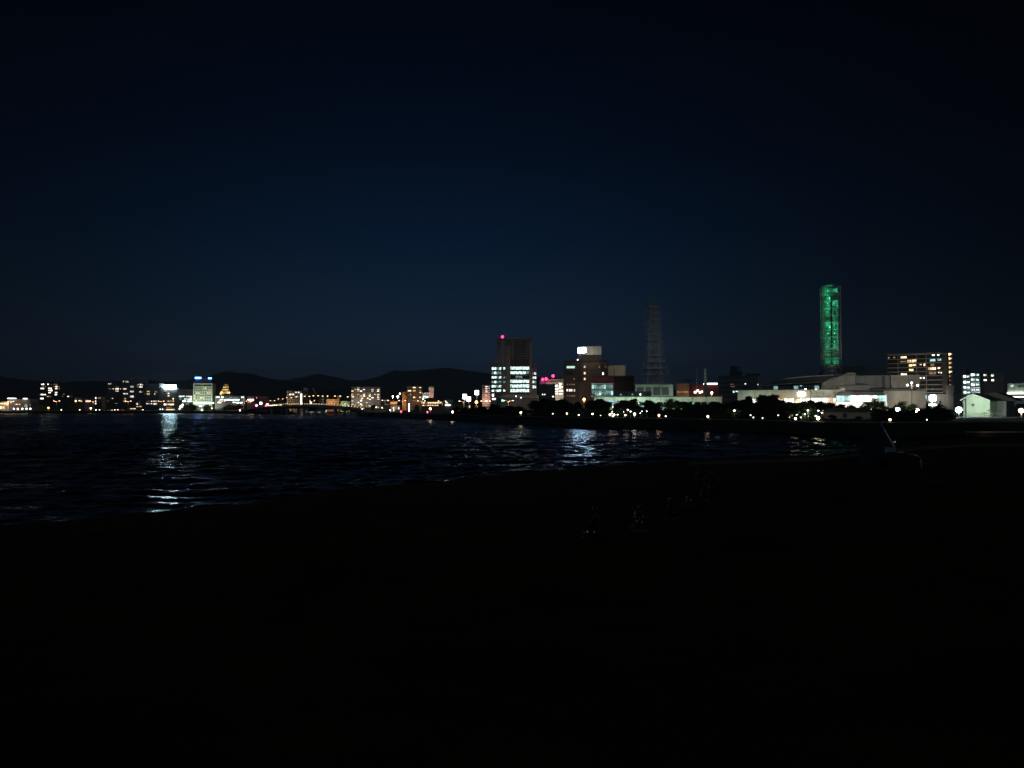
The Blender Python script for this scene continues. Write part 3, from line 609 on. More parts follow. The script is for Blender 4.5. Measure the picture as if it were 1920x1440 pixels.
bm = bmesh.new(); tube(bm, ((b.lx(1090), 6, z1), (b.lx(1090), 6, b.lz(634))), .09); link('antenna', tomesh(bm, 'antenna'), STEEL, b.r)
b.win(1062, 686, 1078.4, 690.6, lit('hotel_long_window', (.62, 1, .86), 1.0, .3), 0)
b.slab('dark_opening', 1062, 696, 1075, 703.5, BLACK, 0, .06)
for y in (687.6, 699.6, 710.4, 720.8, 731.6, 742): b.win(1094.9, y-2, 1097.9, y+2.4, W_WARM if y != 687.6 else W_WHITE, -.72)
for y in (720.6, 742): 
    for k in range(4): b.win(1063+k*4.2, y-1.2, 1064.8+k*4.2, y+1.5, W_DIM)
for k, x in enumerate((1062, 1066.6, 1070.4, 1075.4)): b.win(x, 729.4, x+3, 734.2, W_WHITE)
b.wins([(1075.4, 709, 1077.2, 711.6), (1122.8, 699, 1124.4, 702)], W_DIM, -.72*0); b.wins([(1129.4, 697.6, 1132.2, 703.2)], W_WHITE); b.wins([(1122.8, 686.6, 1124.4, 690)], W_DIM, -.72); b.wins([(1135, 686, 1137, 690)], W_DIM)
b.slab('roof_lamp', 1082.4, 673.6, 1084, 675.4, S_WHITE2, 0, .3)
light((b.xc-8, 440, LAND+6), 1800, (1, .8, .65), 1); light((b.xc+12, 440, LAND+6), 1800, (1, .66, .42), 1)  # unseen lights added to lift the brown front
light((b.xc+b.lx(1106), 452, b.lz(663)+LAND), 900, (1, .93, .78), .5)
b = B('white_box_building', 'plain pale box rising behind the maroon building', 'building', 1140.5, 1172.5, 685.5, 520, 18, CREAM)
b.slab('pipe', 1151, 691, 1152.6, 705, GREY, 0, .4); b.slab('vent', 1156, 691, 1158, 694, GREY, 0, .3); light((b.xc, 500, ZP(705, 500)+3), 2000, (1, .9, .7), 1)
b = B('maroon_building', 'maroon panelled building with pale glazed bands beside the brown hotel', 'building', 1111, 1189, 704.5, 420, 22, MAROON)
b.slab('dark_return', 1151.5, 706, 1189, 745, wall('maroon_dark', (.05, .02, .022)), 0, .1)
b.slab('roof_band', 1112, 705, 1151, 715.5, MAROON, 0, 1)
for (y, m) in ((719, WHITE), (731.5, WHITE), (743, WHITE)): b.slab('spandrel', 1108, y-.9, 1150.5, y+.9, m, 0, 1.3)
for j, y in enumerate((725.2, 737)):
    for k in range(9): b.win(1109.5+k*4.5, y-4.4, 1113.6+k*4.5, y+4.4, W_OFFD if (k*3+j) % 5 else W_TEAL)
b.wins([(1119, 740.2, 1121, 742.4)], W_WHITE)
light((b.xc-10, 408, LAND+5), 2600, (.7, 1, .9), 1)
# --- lattice mast
def lattice(name, label, px, D, prof, mat, plats, zb=LAND):
    c = P(px, 700, D); r = root(name, (c.x, D, zb), label, 'lattice tower')
    lev = [(ZP(y, D)-zb, w*D/F/2) for y, w in prof]
    bm = bmesh.new(); cs = [(-1, -1), (1, -1), (1, 1), (-1, 1)]
    for (z0, w0), (z1, w1) in zip(lev, lev[1:]):
        n = max(1, round(abs(z1-z0)/max(3.0, (w0+w1)*.9)))
        for k in range(n):
            a0 = k/n; a1 = (k+1)/n; za, zb2 = z0+(z1-z0)*a0, z0+(z1-z0)*a1; wa, wb = w0+(w1-w0)*a0, w0+(w1-w0)*a1
            for i in range(4):
                p, q = cs[i], cs[(i+1) % 4]
                A = Vector((p[0]*wa, p[1]*wa, za)); Bq = Vector((q[0]*wa, q[1]*wa, za)); A1 = Vector((p[0]*wb, p[1]*wb, zb2)); B1 = Vector((q[0]*wb, q[1]*wb, zb2))
                beam(bm, A, A1, .3); beam(bm, A, Bq, .18); beam(bm, A, B1, .11); beam(bm, Bq, A1, .11)
                beam(bm, (A+Bq)/2, (A1+B1)/2, .11); beam(bm, (A+A1)/2, (Bq+B1)/2, .1); beam(bm, A.lerp(Bq, .25), A1.lerp(B1, .25), .07); beam(bm, A.lerp(Bq, .75), A1.lerp(B1, .75), .07)
    link('lattice_frame', tomesh(bm, 'lattice_frame'), mat, r)
    for (y, w) in plats:
        z = ZP(y, D)-zb; h = w*D/F/2
        bm = bmesh.new(); bx(bm, -h, h, -h, h, z-.12, z+.12)
        for sx in (-1, 1):
            beam(bm, (sx*h, -h, z+1.1), (sx*h, h, z+1.1), .1); beam(bm, (-h, sx*h, z+1.1), (h, sx*h, z+1.1), .1)
            for sy in (-1, 1): beam(bm, (sx*h, sy*h, z), (sx*h, sy*h, z+1.1), .1)
        link('platform', tomesh(bm, 'platform'), mat, r)
    return r, lev
r, lev = lattice('radio_mast', 'dim grey lattice radio mast rising unlit into the dark sky', 1226, 700, [(766, 44), (742, 37), (718, 30), (700, 25), (675, 20), (640, 18), (600, 16), (567, 11)], RUST,
                 [(567.5, 14), (575, 21), (586, 24), (598, 23), (612, 25), (626, 24), (640, 25), (654, 25), (668, 27), (680, 30), (692, 36), (704, 34)])
bm = bmesh.new()
for k in range(44):
    y = 580+k*3.1; z = ZP(y, 700)-LAND; s = R.choice((-1, 1)); w = (10+max(0, (y-660)*.22)+R.uniform(0, 4))*.485
    beam(bm, (s*w*.6, -2, z), (s*(w+2), -2, z), .16); tube(bm, ((s*(w+2), -2, z-1), (s*(w+2), -2, z+1)), .12, 5)
link('side_antennas', tomesh(bm, 'side_antennas'), RUST, r)
bm = bmesh.new(); tube(bm, ((0, 0, ZP(567, 700)-LAND), (0, 0, ZP(549, 700)-LAND)), .16, 6); link('spire', tomesh(bm, 'spire'), RUST, r)
bm = bmesh.new(); tube(bm, ((0, 0, 0), (0, 0, ZP(569, 700)-LAND)), .35, 8); link('cable_core', tomesh(bm, 'cable_core'), GREY, r)
light((r.location.x, 640, ZP(660, 700)), 16000, (.95, 1, .9), 2)  # unseen light added in front to lift the mast off the sky
b = B('pavilion_hall', 'pale green hall with broad pillars standing under the radio mast', 'hall', 1191, 1262, 720.5, 430, 20, MINT)
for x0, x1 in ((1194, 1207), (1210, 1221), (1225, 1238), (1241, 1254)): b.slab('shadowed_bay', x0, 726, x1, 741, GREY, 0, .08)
b.slab('eave', 1189.5, 719.6, 1263.5, 721.2, GREY, 0, .9, 0)
light((b.xc-9, 420, LAND+9), 1200, MINTC, 1); light((b.xc+8, 420, LAND+9), 700, MINTC, 1)
b = B('terrace_wall_building', 'very long low building with a pale green lit parapet behind the pines', 'building', 1112, 1352, 744.5, 330, 20, MINT)
for k in range(20): b.win(1114+k*11.8, 753.5, 1123.6+k*11.8, 761, [W_OFFD, GLASS, GLASS][k % 3])
b.slab('parapet_cap', 1111, 742.6, 1353, 744.4, CONCD, 0, .5, -4); b.block('setback_storey', 1152, 733.5, 1221, 742.6, GREY, 6, 10)
for k, x in enumerate((1162, 1172, 1184)): b.win(x, 738.2, x+3, 741, [W_OFFD, GLASS, W_OFFD][k], 6)
b.slab('parapet_lamp', 1199.6, 738.4, 1201.6, 740.6, S_WHITE2, 6, .3)
for k, px in enumerate((1130, 1160, 1195, 1230, 1262, 1300, 1335)): spotat(b, px, 756, 7, (900, 1300, 1500, 1000, 700, 600, 450)[k], MINTC if k < 5 else (1, .95, .7))  # added lights with no fixtures, brightening the parapet wall
def pole(name, label, px, y0, y1, D, r, mat, cat, grp=None, zb=LAND):
    c = P(px, y1, D); o = root(name, (c.x, D, zb), label, cat, grp); h = ZP(y0, D)-zb
    bm = bmesh.new(); tube(bm, ((0, 0, -.2), (0, 0, h*.5), (0, 0, h)), r, 12, r*.75); link('pole', tomesh(bm, 'pole', True), mat, o)
    bm = bmesh.new(); ball(bm, (0, 0, h), r*1.3, 2); link('finial', tomesh(bm, 'finial', True), mat, o)
    bm = bmesh.new(); tube(bm, ((0, 0, -.2), (0, 0, .35)), r*2, 10); link('base', tomesh(bm, 'base'), CONC, o)
    return o
pole('flagpole', 'thin pale flagpole in front of the pillared hall under the mast', 1238, 680, 742, 320, .13, WHITE, 'flagpole', 'bare poles')
pole('flagpole', 'thin pale flagpole left of the round white chimney', 1307, 688, 742, 330, .13, WHITE, 'flagpole', 'bare poles')
b = root('chimney', (XP(1323, 340), 340, LAND), 'round white chimney column standing behind the pines', 'chimney')
h = ZP(691.5, 340)-LAND; bm = bmesh.new(); tube(bm, ((0, 0, -.3), (0, 0, h*.5), (0, 0, h)), .72, 20); link('shaft', tomesh(bm, 'shaft', True), WHITE, b)
bm = bmesh.new(); tube(bm, ((0, 0, h), (0, 0, h+.25)), .8, 20); link('cap', tomesh(bm, 'cap'), CONC, b)
light((XP(1312, 334), 334, LAND+5), 330, (1, .9, .7), .3)
b = B('orange_lit_building', 'block with orange lit brick front left of the white chimney', 'building', 1268, 1292, 719, 480, 14, BROWNL)
for k in range(4): b.slab('sill_band', 1268, 723+k*4.5, 1291, 724+k*4.5, BROWN, 0, .15)
for k in range(6): b.win(1270+k*3.6, 733, 1272.4+k*3.6, 736.5, W_DIM)
light((b.xc, 468, LAND+8), 3000, WARMC, 1)
b = B('red_roof_store', 'dark red walled store with a long white light bar behind the chimney', 'store', 1292.5, 1347, 721, 500, 20, MAROON)
b.slab('light_bar', 1319, 718.6, 1345, 720.8, S_WHITE2, 0, .6); b.block('roof_frame', 1278, 711.5, 1306, 713, BLACK, 3, 4); b.block('roof_frame_leg', 1290, 713, 1292, 721, BLACK, 4, 1)
for k, (x, y, w) in enumerate(((1288, 734.6, 3), (1301.5, 733.8, 4), (1306, 731, 4), (1311, 734.4, 3), (1315, 733, 2.4))): b.slab('wall_lamp', x, y, x+w, y+3, S_WHITE2 if k else L_WARM, 0, .4)
light((b.xc-5, 492, LAND+9), 500, WARMC, .5)
b = B('balcony_apartments', 'dark weathered apartment house with balconies and a rooftop tank', 'apartments', 1347, 1421, 704, 470, 20, wall('weathered', (.11, .10, .105)))
b.floors(1347.5, 1405, 706, 760, 6, GREY, 1.2, 'balcony', .35); b.slab('side_wall', 1407, 704.5, 1421, 760, wall('weathered_pink', (.17, .13, .13)), 0, .3)
b.wins([(1370, 719.6, 1374, 725.4), (1375, 720, 1377, 726)], W_DIM); b.wins([(1396.4, 718.6, 1399, 723)], W_BAND); b.wins([(1374, 731, 1377, 736.6), (1379, 730, 1383.6, 735)], W_OFF); b.slab('stair_light', 1420.5, 720, 1422, 722.5, S_WHITE2, 0, .3)
b.block('tank_house', 1368, 696.6, 1392, 704, BLACK, 4, 8); b.block('water_tank', 1370, 686, 1384, 696.6, BLACK, 5, 5, .4); b.block('sign_frame', 1385.5, 687.5, 1388, 696.6, CONCD, 5, 3); b.block('penthouse', 1400, 701, 1425, 704, BLACK, 4, 8)
b = B('pale_stair_head', 'small pale box block right of the dark balcony apartments', 'building', 1421.5, 1436, 707, 440, 10, CONC)
b.grid(1423, 1435, 3, 711, 722, 2, .4, .4, 0, [W_DIM])
# --- museum
b = B('art_museum', 'long low museum with sweeping dark roof and blazing white glazed foyer', 'museum', 1381, 1582, 731, 290, 40, wall('museum_concrete', (.42, .42, .34)))
b.prism('roof', [(1426, 722.4), (1452, 714), (1480, 708.6), (1520, 705.6), (1562, 703.6), (1600, 702.4), (1600, 705), (1562, 708), (1540, 717.2), (1480, 719)], ROOFD, 6, 26)
b.prism('roof_edge', [(1426, 723.4), (1480, 720.2), (1540, 718), (1566, 708.6), (1566, 707.2), (1540, 716.6), (1480, 718.8), (1426, 722)], CONC, 5, .95)
b.prism('roof_edge', [(1452, 714.2), (1480, 708.6), (1520, 705.4), (1562, 703.4), (1562, 704.4), (1520, 706.6), (1480, 709.8)], CONC, 5, .95)
b.prism('upper_wall', [(1539, 731), (1541, 718.4), (1568, 709), (1587, 701), (1601, 701), (1601, 731)], CREAM, 6.0, 20)
for k in range(11): b.win(1431+k*9.6, 723.4, 1439.6+k*9.6, 730.2, [GLASS, GLASS, W_OFFD, GLASS][k % 4], 5)
b.slab('clerestory_lamp', 1500, 722.6, 1504, 724.4, W_TEAL, 5, .3)
b.block('gallery_wall', 1601.5, 706, 1663, 733, CONC, 8, 20); b.block('gallery_recess', 1648, 707, 1653, 731, CONCD, 7.9, .1)
b.block('gallery_wall', 1663.5, 706, 1713, 731, BEIGE, 6, 20); b.block('gallery_wall', 1650, 733.6, 1722, 765, BEIGE, 3, 12)
b.block('dark_ledge', 1628, 730.6, 1706, 734, BLACK, 1, 2)
b.block('terrace', 1570, 723.5, 1627, 733, CONC, 4, 4); b.prism('foyer_roof', [(1566, 741), (1574, 734.6), (1648, 735.6), (1654, 741)], ROOFD, -3, 14)
for k in range(11): b.win(1567.5+k*8, 742, 1575+k*8, 754, W_GLASSH if 2 < k < 9 else W_TEAL, -2)
b.block('foyer_wall', 1566, 741, 1656, 769, WHITE, -1.9, 3)
for k in range(5): b.win(1596+k*8, 755, 1603.6+k*8, 764, W_GLASSH, -2)
b.slab('foyer_door', 1574.6, 728.6, 1582, 741, lit('door_amber', (1, .8, .45), .35), 3.9, .3)
for k in range(16): b.win(1408+k*10.2, 747, 1417.4+k*10.2, 755.4, W_GLASSH if k in (6, 7, 9, 10, 11, 13) else (W_WHITE, W_DIM, W_WARM)[k % 3])
b.slab('lit_sign', 1496.2, 735.2, 1509.6, 743, S_MUS, 0, .4, .02, .1)
bm = bmesh.new()
for k in range(26): bx(bm, b.lx(1523+k*2.2), b.lx(1523+k*2.2)+.07, -.5, -.43, b.lz(744), b.lz(736))
bx(bm, b.lx(1522), b.lx(1580), -.52, -.4, b.lz(744.4), b.lz(743.8)); link('railing', tomesh(bm, 'railing'), BLACK, b.r)
for k, (px, off, z, p, c_) in enumerate(((1400, -8, 1.5, 420, MINTC), (1430, -8, 1.5, 420, MINTC), (1465, -8, 2, 500, WARMC), (1490, -8, 2, 700, WHITEC), (1520, -8, 2, 800, WHITEC), (1548, -8, 2, 700, WHITEC), (1575, -8, 2.4, 700, WHITEC), (1610, -9, 2, 900, WHITEC), (1640, -8, 2, 600, WHITEC))):
    spotat(b, px, 759, 6.5, p*(2.6 if px < 1460 else 1.7), c_)
for (px, py, off, p) in ((1588, 735, 0, 220), (1625, 728, 2, 150), (1675, 735, -2, 330), (1695, 735, -2, 330), (1700, 765, -5, 300), (1670, 765, -5, 220), (1560, 728, 2, 130)): spotat(b, px, py, 7, p*2.0, (1, .95, .86))  # added lights with no fixtures, brightening the museum's upper walls
# --- green tower
r, lev = lattice('green_lit_tower', 'slim square steel tower glowing green above the museum', 1558.6, 430, [(736, 40), (702, 34), (690, 26), (684, 24), (540, 24)], wall('tower_steel', (.5, .5, .48), .5), [], LAND)
tx, ty = r.location.x, r.location.y; TH = math.atan2(tx, ty); r.rotation_euler = (0, 0, -TH+.12); CT = math.cos(TH)
zb0, zt0 = ZP(686, 430)-LAND, ZP(538.5, 430)-LAND; hw = 15.6*430/F
bm = bmesh.new()
for sx in (-1, 1):
    for sy in (-1, 1): bx(bm, sx*hw-.22, sx*hw+.22, sy*hw-.22, sy*hw+.22, zb0, zt0)
nl = 11
for k in range(nl+1):
    z = zb0+(zt0-zb0)*k/nl
    for s in (-1, 1):
        bx(bm, -hw+.22, hw-.22, s*hw-.12, s*hw+.12, z-.14, z+.14 if k < nl else z); bx(bm, s*hw-.12, s*hw+.12, -hw+.22, hw-.22, z-.14, z+.14 if k < nl else z)
link('outer_frame', tomesh(bm, 'outer_frame'), wall('frame_paint', (.62, .55, .45), .6), r)
for sx in (-1, 1): light((tx+sx*9, ty-26, LAND+zb0-6), 1500, (1, .9, .75), 1, 60, (tx, ty, LAND+(zb0+zt0)/2))  # unseen pair of lights added to bring out the outer frame
TS = wall('tower_mesh_steel', (.45, .47, .45), .5)
for k in range(nl):
    z0 = zb0+(zt0-zb0)*k/nl; z1 = zb0+(zt0-zb0)*(k+1)/nl; dz = z1-z0
    bm = bmesh.new(); h = hw*.80
    bx(bm, -h, h, -h, h, z0+.05, z0+.2)
    for i in range(4):
        cs = [(-h, -h), (h, -h), (h, h), (-h, h)]; p, q = cs[i], cs[(i+1) % 4]
        beam(bm, (*p, z0+.2), (*q, z1-.2), .12); beam(bm, (*q, z0+.2), (*p, z1-.2), .12); beam(bm, (*p, z0), (*p, z1), .18)
        for m_ in range(1, 4): beam(bm, (*p, z0+dz*m_/4), (*q, z0+dz*m_/4), .07)
    for m_ in range(7):
        x = -h+2*h*(m_+.5)/7
        if m_ != 3 and R.random() < .8: bx(bm, x-.24, x+.24, h*.35, h*.35+.06, z0+.5+R.random()*1.2, z1-.3-R.random()*1.6)
    link('lattice_stage', tomesh(bm, 'lattice_stage'), TS, r)
    for sx in ((-1, 1) if k not in (1, 7, 9) else (-1,)):
        pw = (240, 260, 330, 330, 330, 380, 200, 420, 460, 520, 560)[k]*(1 if sx < 0 else .75)
        bm = bmesh.new(); ball(bm, (0, 0, 0), .16, 1); link('floodlight', tomesh(bm, 'floodlight', True), L_GRN2, r, (sx*h*.45, -h*.55, z0+dz*(.3+.4*((k*7) % 3)/2)))
        light((tx+sx*h*.45, ty-h*.9, LAND+z0+dz*.35), pw*1.5, (.03, 1, .42), .15, 172, (tx+sx*h*.45, ty+20, LAND+z0+dz*.35+7))
        light((tx+sx*h*.5, ty+h*.1, LAND+z0+dz*.6), pw*.5, (.03, 1, .42), .15, 172, (tx+sx*h*.5, ty+20, LAND+z0+40))
bm = bmesh.new(); bx(bm, -.35, .35, -h-.5, -h, zb0, zt0-6); link('ladder_cage', tomesh(bm, 'ladder_cage'), BLACK, r)
for (x, y, w) in ((1551, 545, 2), (1563, 585, 3), (1552, 575, 2)): pass
for sx in (-1, 1):
    bm = bmesh.new(); beam(bm, (sx*hw*.5, -hw*.6, zb0), (sx*hw*1.6, -hw*.9, zb0-7), .8); beam(bm, (sx*hw*.5, hw*.6, zb0), (sx*hw*1.6, hw*.9, zb0-7), .8)
    link('strut', tomesh(bm, 'strut'), BLACK, r)
bm = bmesh.new()
for x in (-2.2, -1, 0, .8): beam(bm, (x, 0, zt0), (x, 0, zt0+1+R.random()*2), .12); bx(bm, x-.3, x+.3, -.3, .3, zt0+.7, zt0+1.3)
link('top_antennas', tomesh(bm, 'top_antennas'), STEEL, r)
light((tx-2, ty-6, LAND+zb0-1), 40, (.8, 1, .8), .3)
b = B('exchange_building', 'wide dark block at the foot of the green tower', 'building', 1580, 1621, 687, 450, 24, CONCD); roofbits(b, 2)
b = B('grey_office', 'dim grey block with one row of faint windows left of the balcony tower', 'office', 1620.5, 1664, 686.5, 480, 18, GREY)
b.grid(1622, 1662, 10, 690, 699, 2, .6, .4, 0, [W_DIM])
# --- right apartments
b = B('balcony_tower', 'large lit apartment tower with pale floor lines, right of the green tower', 'apartments', 1663.5, 1777, 664, 530, 22, wall('apt_dark', (.028, .024, .023)))
ys = [665, 673, 681, 689, 697, 705, 713, 721.5, 730, 736.5]
for y in ys: b.slab('floor_slab', 1663, y-.65, 1776, y+.65, CREAM, 0, 1.6)
for x in (1684, 1719, 1737): b.slab('column', x-.6, 665.7, x+.6, 768, CREAM, 0, 1.3)
b.slab('side_wall', 1766.5, 666, 1776, 768, wall('apt_brown', (.13, .105, .09)), 0, 1.7, 1.62)
b.wins([(1688.6, 667.6, 1700.8, 671), (1701.5, 674.4, 1709.5, 679.6), (1710.5, 674, 1719, 679.4), (1704.5, 682.8, 1711, 687), (1711.6, 682.8, 1718, 685.8), (1704.6, 691.4, 1713, 695.6), (1740, 688.8, 1747, 694.4), (1747.6, 688.8, 1755, 694), (1758, 689, 1763, 692.6), (1724.4, 682.4, 1728.6, 685), (1732, 682, 1735.4, 686.6)], W_WARM)
b.wins([(1748, 664.9+.8, 1753, 668), (1757.8, 665.7, 1761.6, 668), (1707.2, 707.6, 1713.4, 711.4), (1730.6, 707.2, 1734, 710.4), (1724.4, 707.4, 1728, 710), (1759, 698, 1761.4, 700.4), (1763.4, 698.4, 1765.6, 701), (1689, 699.8, 1700.6, 703.4)], W_WHITE)
b.wins([(1744, 674, 1754.4, 678.6), (1758, 673.8, 1765, 677.6)], W_TEAL); b.wins([(1688, 676.2, 1700.6, 678.4), (1742, 698.4, 1749, 702.6), (1750, 698.2, 1755, 702.4), (1664.8, 668, 1668, 671), (1675, 667.6, 1678.6, 670.6), (1745, 682.6, 1752, 687)], W_DIM)
for x0 in (1665, 1673, 1722, 1741, 1751):
    for y in (715, 724): b.win(x0, y, x0+6, y+4.6, GLASS)
b.block('stair_tower', 1777.2, 662, 1785.4, 768, BROWN, 1, 12); b.slab('crown_line', 1663, 662.6, 1767, 663.8, CREAM, 0, 1.6, 0)
for j in range(9):
    y = 663.6+j*8.1
    if j < 8: b.prism('stair_light', [(1778.6, y), (1784.8 if j < 5 else 1782.4, y+1.8), (1778.8, y+5.2 if j < 6 else y+3.4)], W_WARM if j < 5 else W_DIM, .8, .15)
b.block('garage', 1722, 739, 1788, 768, GREY, -4, 3.9); b.block('plain_wall', 1773, 723, 1787.6, 768, CONC, -5, 5)
b.wins([(1727, 740.5, 1737, 748.6)], W_TEAL, -4.05)
light((XP(1755, 515), 515, LAND+9), 2500, WHITEC, 1); light((XP(1700, 510), 510, LAND+18), 2000, WHITEC, 1); light((XP(1745, 508), 508, LAND+28), 1800, WHITEC, 1)
b = B('connecting_block', 'plain dim wall block between the balcony tower and the pale gabled house', 'building', 1787.8, 1804, 737, 420, 10, GREY)
b = B('spiral_stair_building', 'block with blazing white curved stair landings behind the gabled house', 'building', 1803, 1838, 701.5, 480, 14, GREY)
for (x0, x1, ys_) in ((1806.5, 1818.5, (703.4, 714, 724, 733)), (1821, 1836, (700.4, 709.6, 718.8, 728.4))):
    for y in ys_:
        b.slab('landing', x0-1, y+6.6, x1+.6, y+8, WHITE, 0, 2.4)
        b.win(x0, y, x0+(x1-x0)*.55, y+4.8, W_BAND, -.1); b.win(x0+(x1-x0)*.6, y+.8, x1, y+4.4, W_OFF, -.1)
    bm = bmesh.new(); tube(bm, ((b.lx((x0+x1)/2), -2.3, b.lz(768)), (b.lx((x0+x1)/2), -2.3, b.lz(ys_[0]))), .2, 8); link('stair_post', tomesh(bm, 'stair_post'), STEEL, b.r)
light((b.xc, 472, LAND+14), 1500, COOLC, .6)
b = B('brown_flats', 'dark brown flats with four white windows right of the curved stairs', 'apartments', 1838.5, 1882, 699.5, 490, 14, BROWN)
b.wins([(1844.6, 701.4, 1850.4, 705), (1844.6, 711, 1850.4, 714), (1859, 701.6, 1864, 706), (1859.4, 711, 1864, 714.6)], W_WHITE); b.block('rooftop_mast', 1810, 691, 1817, 700, BLACK, 5, 5)
light((b.xc+10, 478, LAND+10), 1400, SODC, 1)
b = B('pale_corner_store', 'pale low store with long thin lit strips at the right edge', 'store', 1889, 1960, 718.5, 400, 16, MINT)
b.wins([(1894.6, 721, 1900.6, 725.6)], W_BAND); b.slab('strip_light', 1888, 736.4, 1925, 738, S_WHITE2, 0, .8); b.slab('strip_light', 1896, 743, 1935, 745, S_WHITE2, 0, 1.2); b.slab('signboard', 1909, 722, 1920, 726, GREY, 0, .3)
b.block('lower_wing', 1882, 739, 1930, 768, GREY, -1.2, 1.1)
light((b.xc-8, 393, LAND+10), 700, MINTC, .5)
# --- gabled house
b = B('gabled_house', 'pale green floodlit gabled house by the water on the right', 'house', 1811, 1856, 751, 205, 12, MINT, wallbox=False, turn=.28)
b.prism('wall', [(1811, 789), (1811, 745.4), (1825, 739.4), (1856, 751.5), (1856, 789)], MINT, 0, 13)
b.block('side_wing', 1802.5, 750, 1810.9, 789, MINT, 1.5, 10)
b.prism('roof', [(1801, 749.6), (1825, 737.8), (1858.5, 751), (1858.5, 752.6), (1825, 739.5), (1801, 751.4)], ROOFD, -.55, 15)
b.prism('bargeboard', [(1801, 749.4), (1825, 737.6), (1858.6, 750.8), (1858.6, 752.8), (1825, 739.8), (1801, 751.6)], WHITE, -.7, .14)
b.slab('corner_board', 1809.4, 748, 1811.8, 789, CONCD, 0, .12); b.win(1821.8, 756.6, 1826.6, 761.4, GLASS); b.win(1804, 752, 1808, 757, W_TEAL, 1.5)
b.block('rear_wing', 1856.3, 752, 1872, 789, GREY, 6, 8); b.prism('rear_roof', [(1824, 737.6), (1846, 735.8), (1884, 751.6), (1858.6, 751)], ROOFD, 10, 6)
light((XP(1799, 196), 196, ZP(767, 196)), 2600, (.85, 1, .80), .25); light((XP(1830, 186), 186, LAND+4), 10500, (.84, 1, .78), .4)  # second light is unseen, added to brighten the gable front
b = B('low_house', 'dark low tiled house right of the pale gabled house', 'house', 1873, 1900, 764, 215, 8, GREY)
b.prism('hip_roof', [(1870, 764.6), (1880, 756), (1896, 756), (1903, 764.6)], ROOFD, -.5, 9)
b.slab('porch_lamp', 1872.8, 762, 1875.6, 765.4, S_WHITE2, -1, .2); b.wins([(1878, 769, 1886, 771.5)], W_OFFD)
b = B('low_house', 'dark low house with a long porch at the right edge behind the globe lamp', 'house', 1902, 1960, 766, 225, 8, CONCD)
b.prism('hip_roof', [(1898, 766.5), (1908, 757), (1952, 757), (1962, 766.5)], ROOFD, -.5, 9); b.slab('lit_step', 1901.6, 787.4, 1911.6, 789.8, S_WHITE2, -2, .5, 0)
# --- shore pavilion
b = B('shore_pavilion', 'low beige walled pavilion with a wide dark roof beneath the museum', 'pavilion', 1544, 1631, 771.5, 168, 7, BEIGE)
b.prism('hip_roof', [(1538, 772.4), (1552, 765.8), (1600, 764), (1622, 766), (1637, 772.4)], ROOFD, -1, 9)
b.slab('doorway', 1580, 773.5, 1588, 783, BLACK, 0, .05); b.slab('corner_post', 1628.6, 772.6, 1631.5, 784, CREAM, 0, .15); b.slab('corner_post', 1543.5, 772.6, 1545.4, 784, BROWN, 0, .15)
light((XP(1537, 163), 162, LAND+1.8), 130, (1, .85, .55), .2); light((XP(1600, 160), 159, LAND+1.2), 28, (1, .75, .45), .2)

# ================================================================== BRIDGE
BA, BB = Vector((XP(470, 690), 690, 0)), Vector((XP(705, 470), 470, 0))
BD = (BB-BA); BL = BD.length; bd = BD.normalized(); bn = Vector((-bd.y, bd.x, 0))
def bz(f): return 3.0+3.7*max(0, math.sin(math.pi*min(1, max(0, f))))**.7
br = root('road_bridge', (BA.x, BA.y, 0), 'long low arched road bridge edged with rows of tiny lights', 'bridge')
N = 30
def strip(bm, off0, off1, za, zb_, f0=0, f1=1):
    rr_ = []
    for k in range(N+1):
        f = f0+(f1-f0)*k/N; c = bd*BL*f
        rr_.append([bm.verts.new(c+bn*o+Vector((0, 0, bz(f)+z))) for o, z in ((off0, za), (off1, za), (off1, zb_), (off0, zb_))])
    for a, c_ in zip(rr_, rr_[1:]):
        for i in range(4): bm.faces.new((a[i], a[(i+1) % 4], c_[(i+1) % 4], c_[i]))
    bm.faces.new(rr_[0][::-1]); bm.faces.new(rr_[-1])
bm = bmesh.new(); strip(bm, -7, 7, -1.0, 0); link('deck', tomesh(bm, 'deck'), CONC, br)
for s in (-1, 1):
    bm = bmesh.new(); strip(bm, s*7.02-.1, s*7.02+.1, .95, 1.1); strip(bm, s*7.02-.1, s*7.02+.1, .002, .2)
    for k in range(90):
        f = k/89; c = bd*BL*f+bn*s*7.02; bx(bm, c.x-.06, c.x+.06, c.y-.06, c.y+.06, bz(f)+.2, bz(f)+.95)
    link('railing', tomesh(bm, 'railing'), STEEL, br)
for k in range(1, 7):
    f = k/7; c = bd*BL*f; bm = bmesh.new()
    for s in (-4.5, 4.5):
        p = c+bn*s; tube(bm, ((p.x, p.y, -1.5), (p.x, p.y, bz(f)-2.0)), 1.1, 12)
    p0, p1 = c-bn*7, c+bn*7; beam(bm, (p0.x, p0.y, bz(f)-1.6), (p1.x, p1.y, bz(f)-1.6), .9)
    link('pier', tomesh(bm, 'pier'), CONC, br)
bm = bmesh.new(); ball(bm, (0, 0, 0), .22, 1); rl = tomesh(bm, 'railing_light', True); rl.materials.append(S_RAIL)
for s in (-1, 1):
    for k in range(40 if s < 0 else 30):
        f = (.30+.69*k/39) if s < 0 else .32+.66*k/29; c = bd*BL*f+bn*s*6.85
        o = link('railing_light', rl, None, br, (c.x, c.y, bz(f)+1.25))
for f in (.35, .5, .65, .8, .92): 
    c = BA+bd*BL*f; light((c.x, c.y, bz(f)+5.5), 250, SODC, .4)

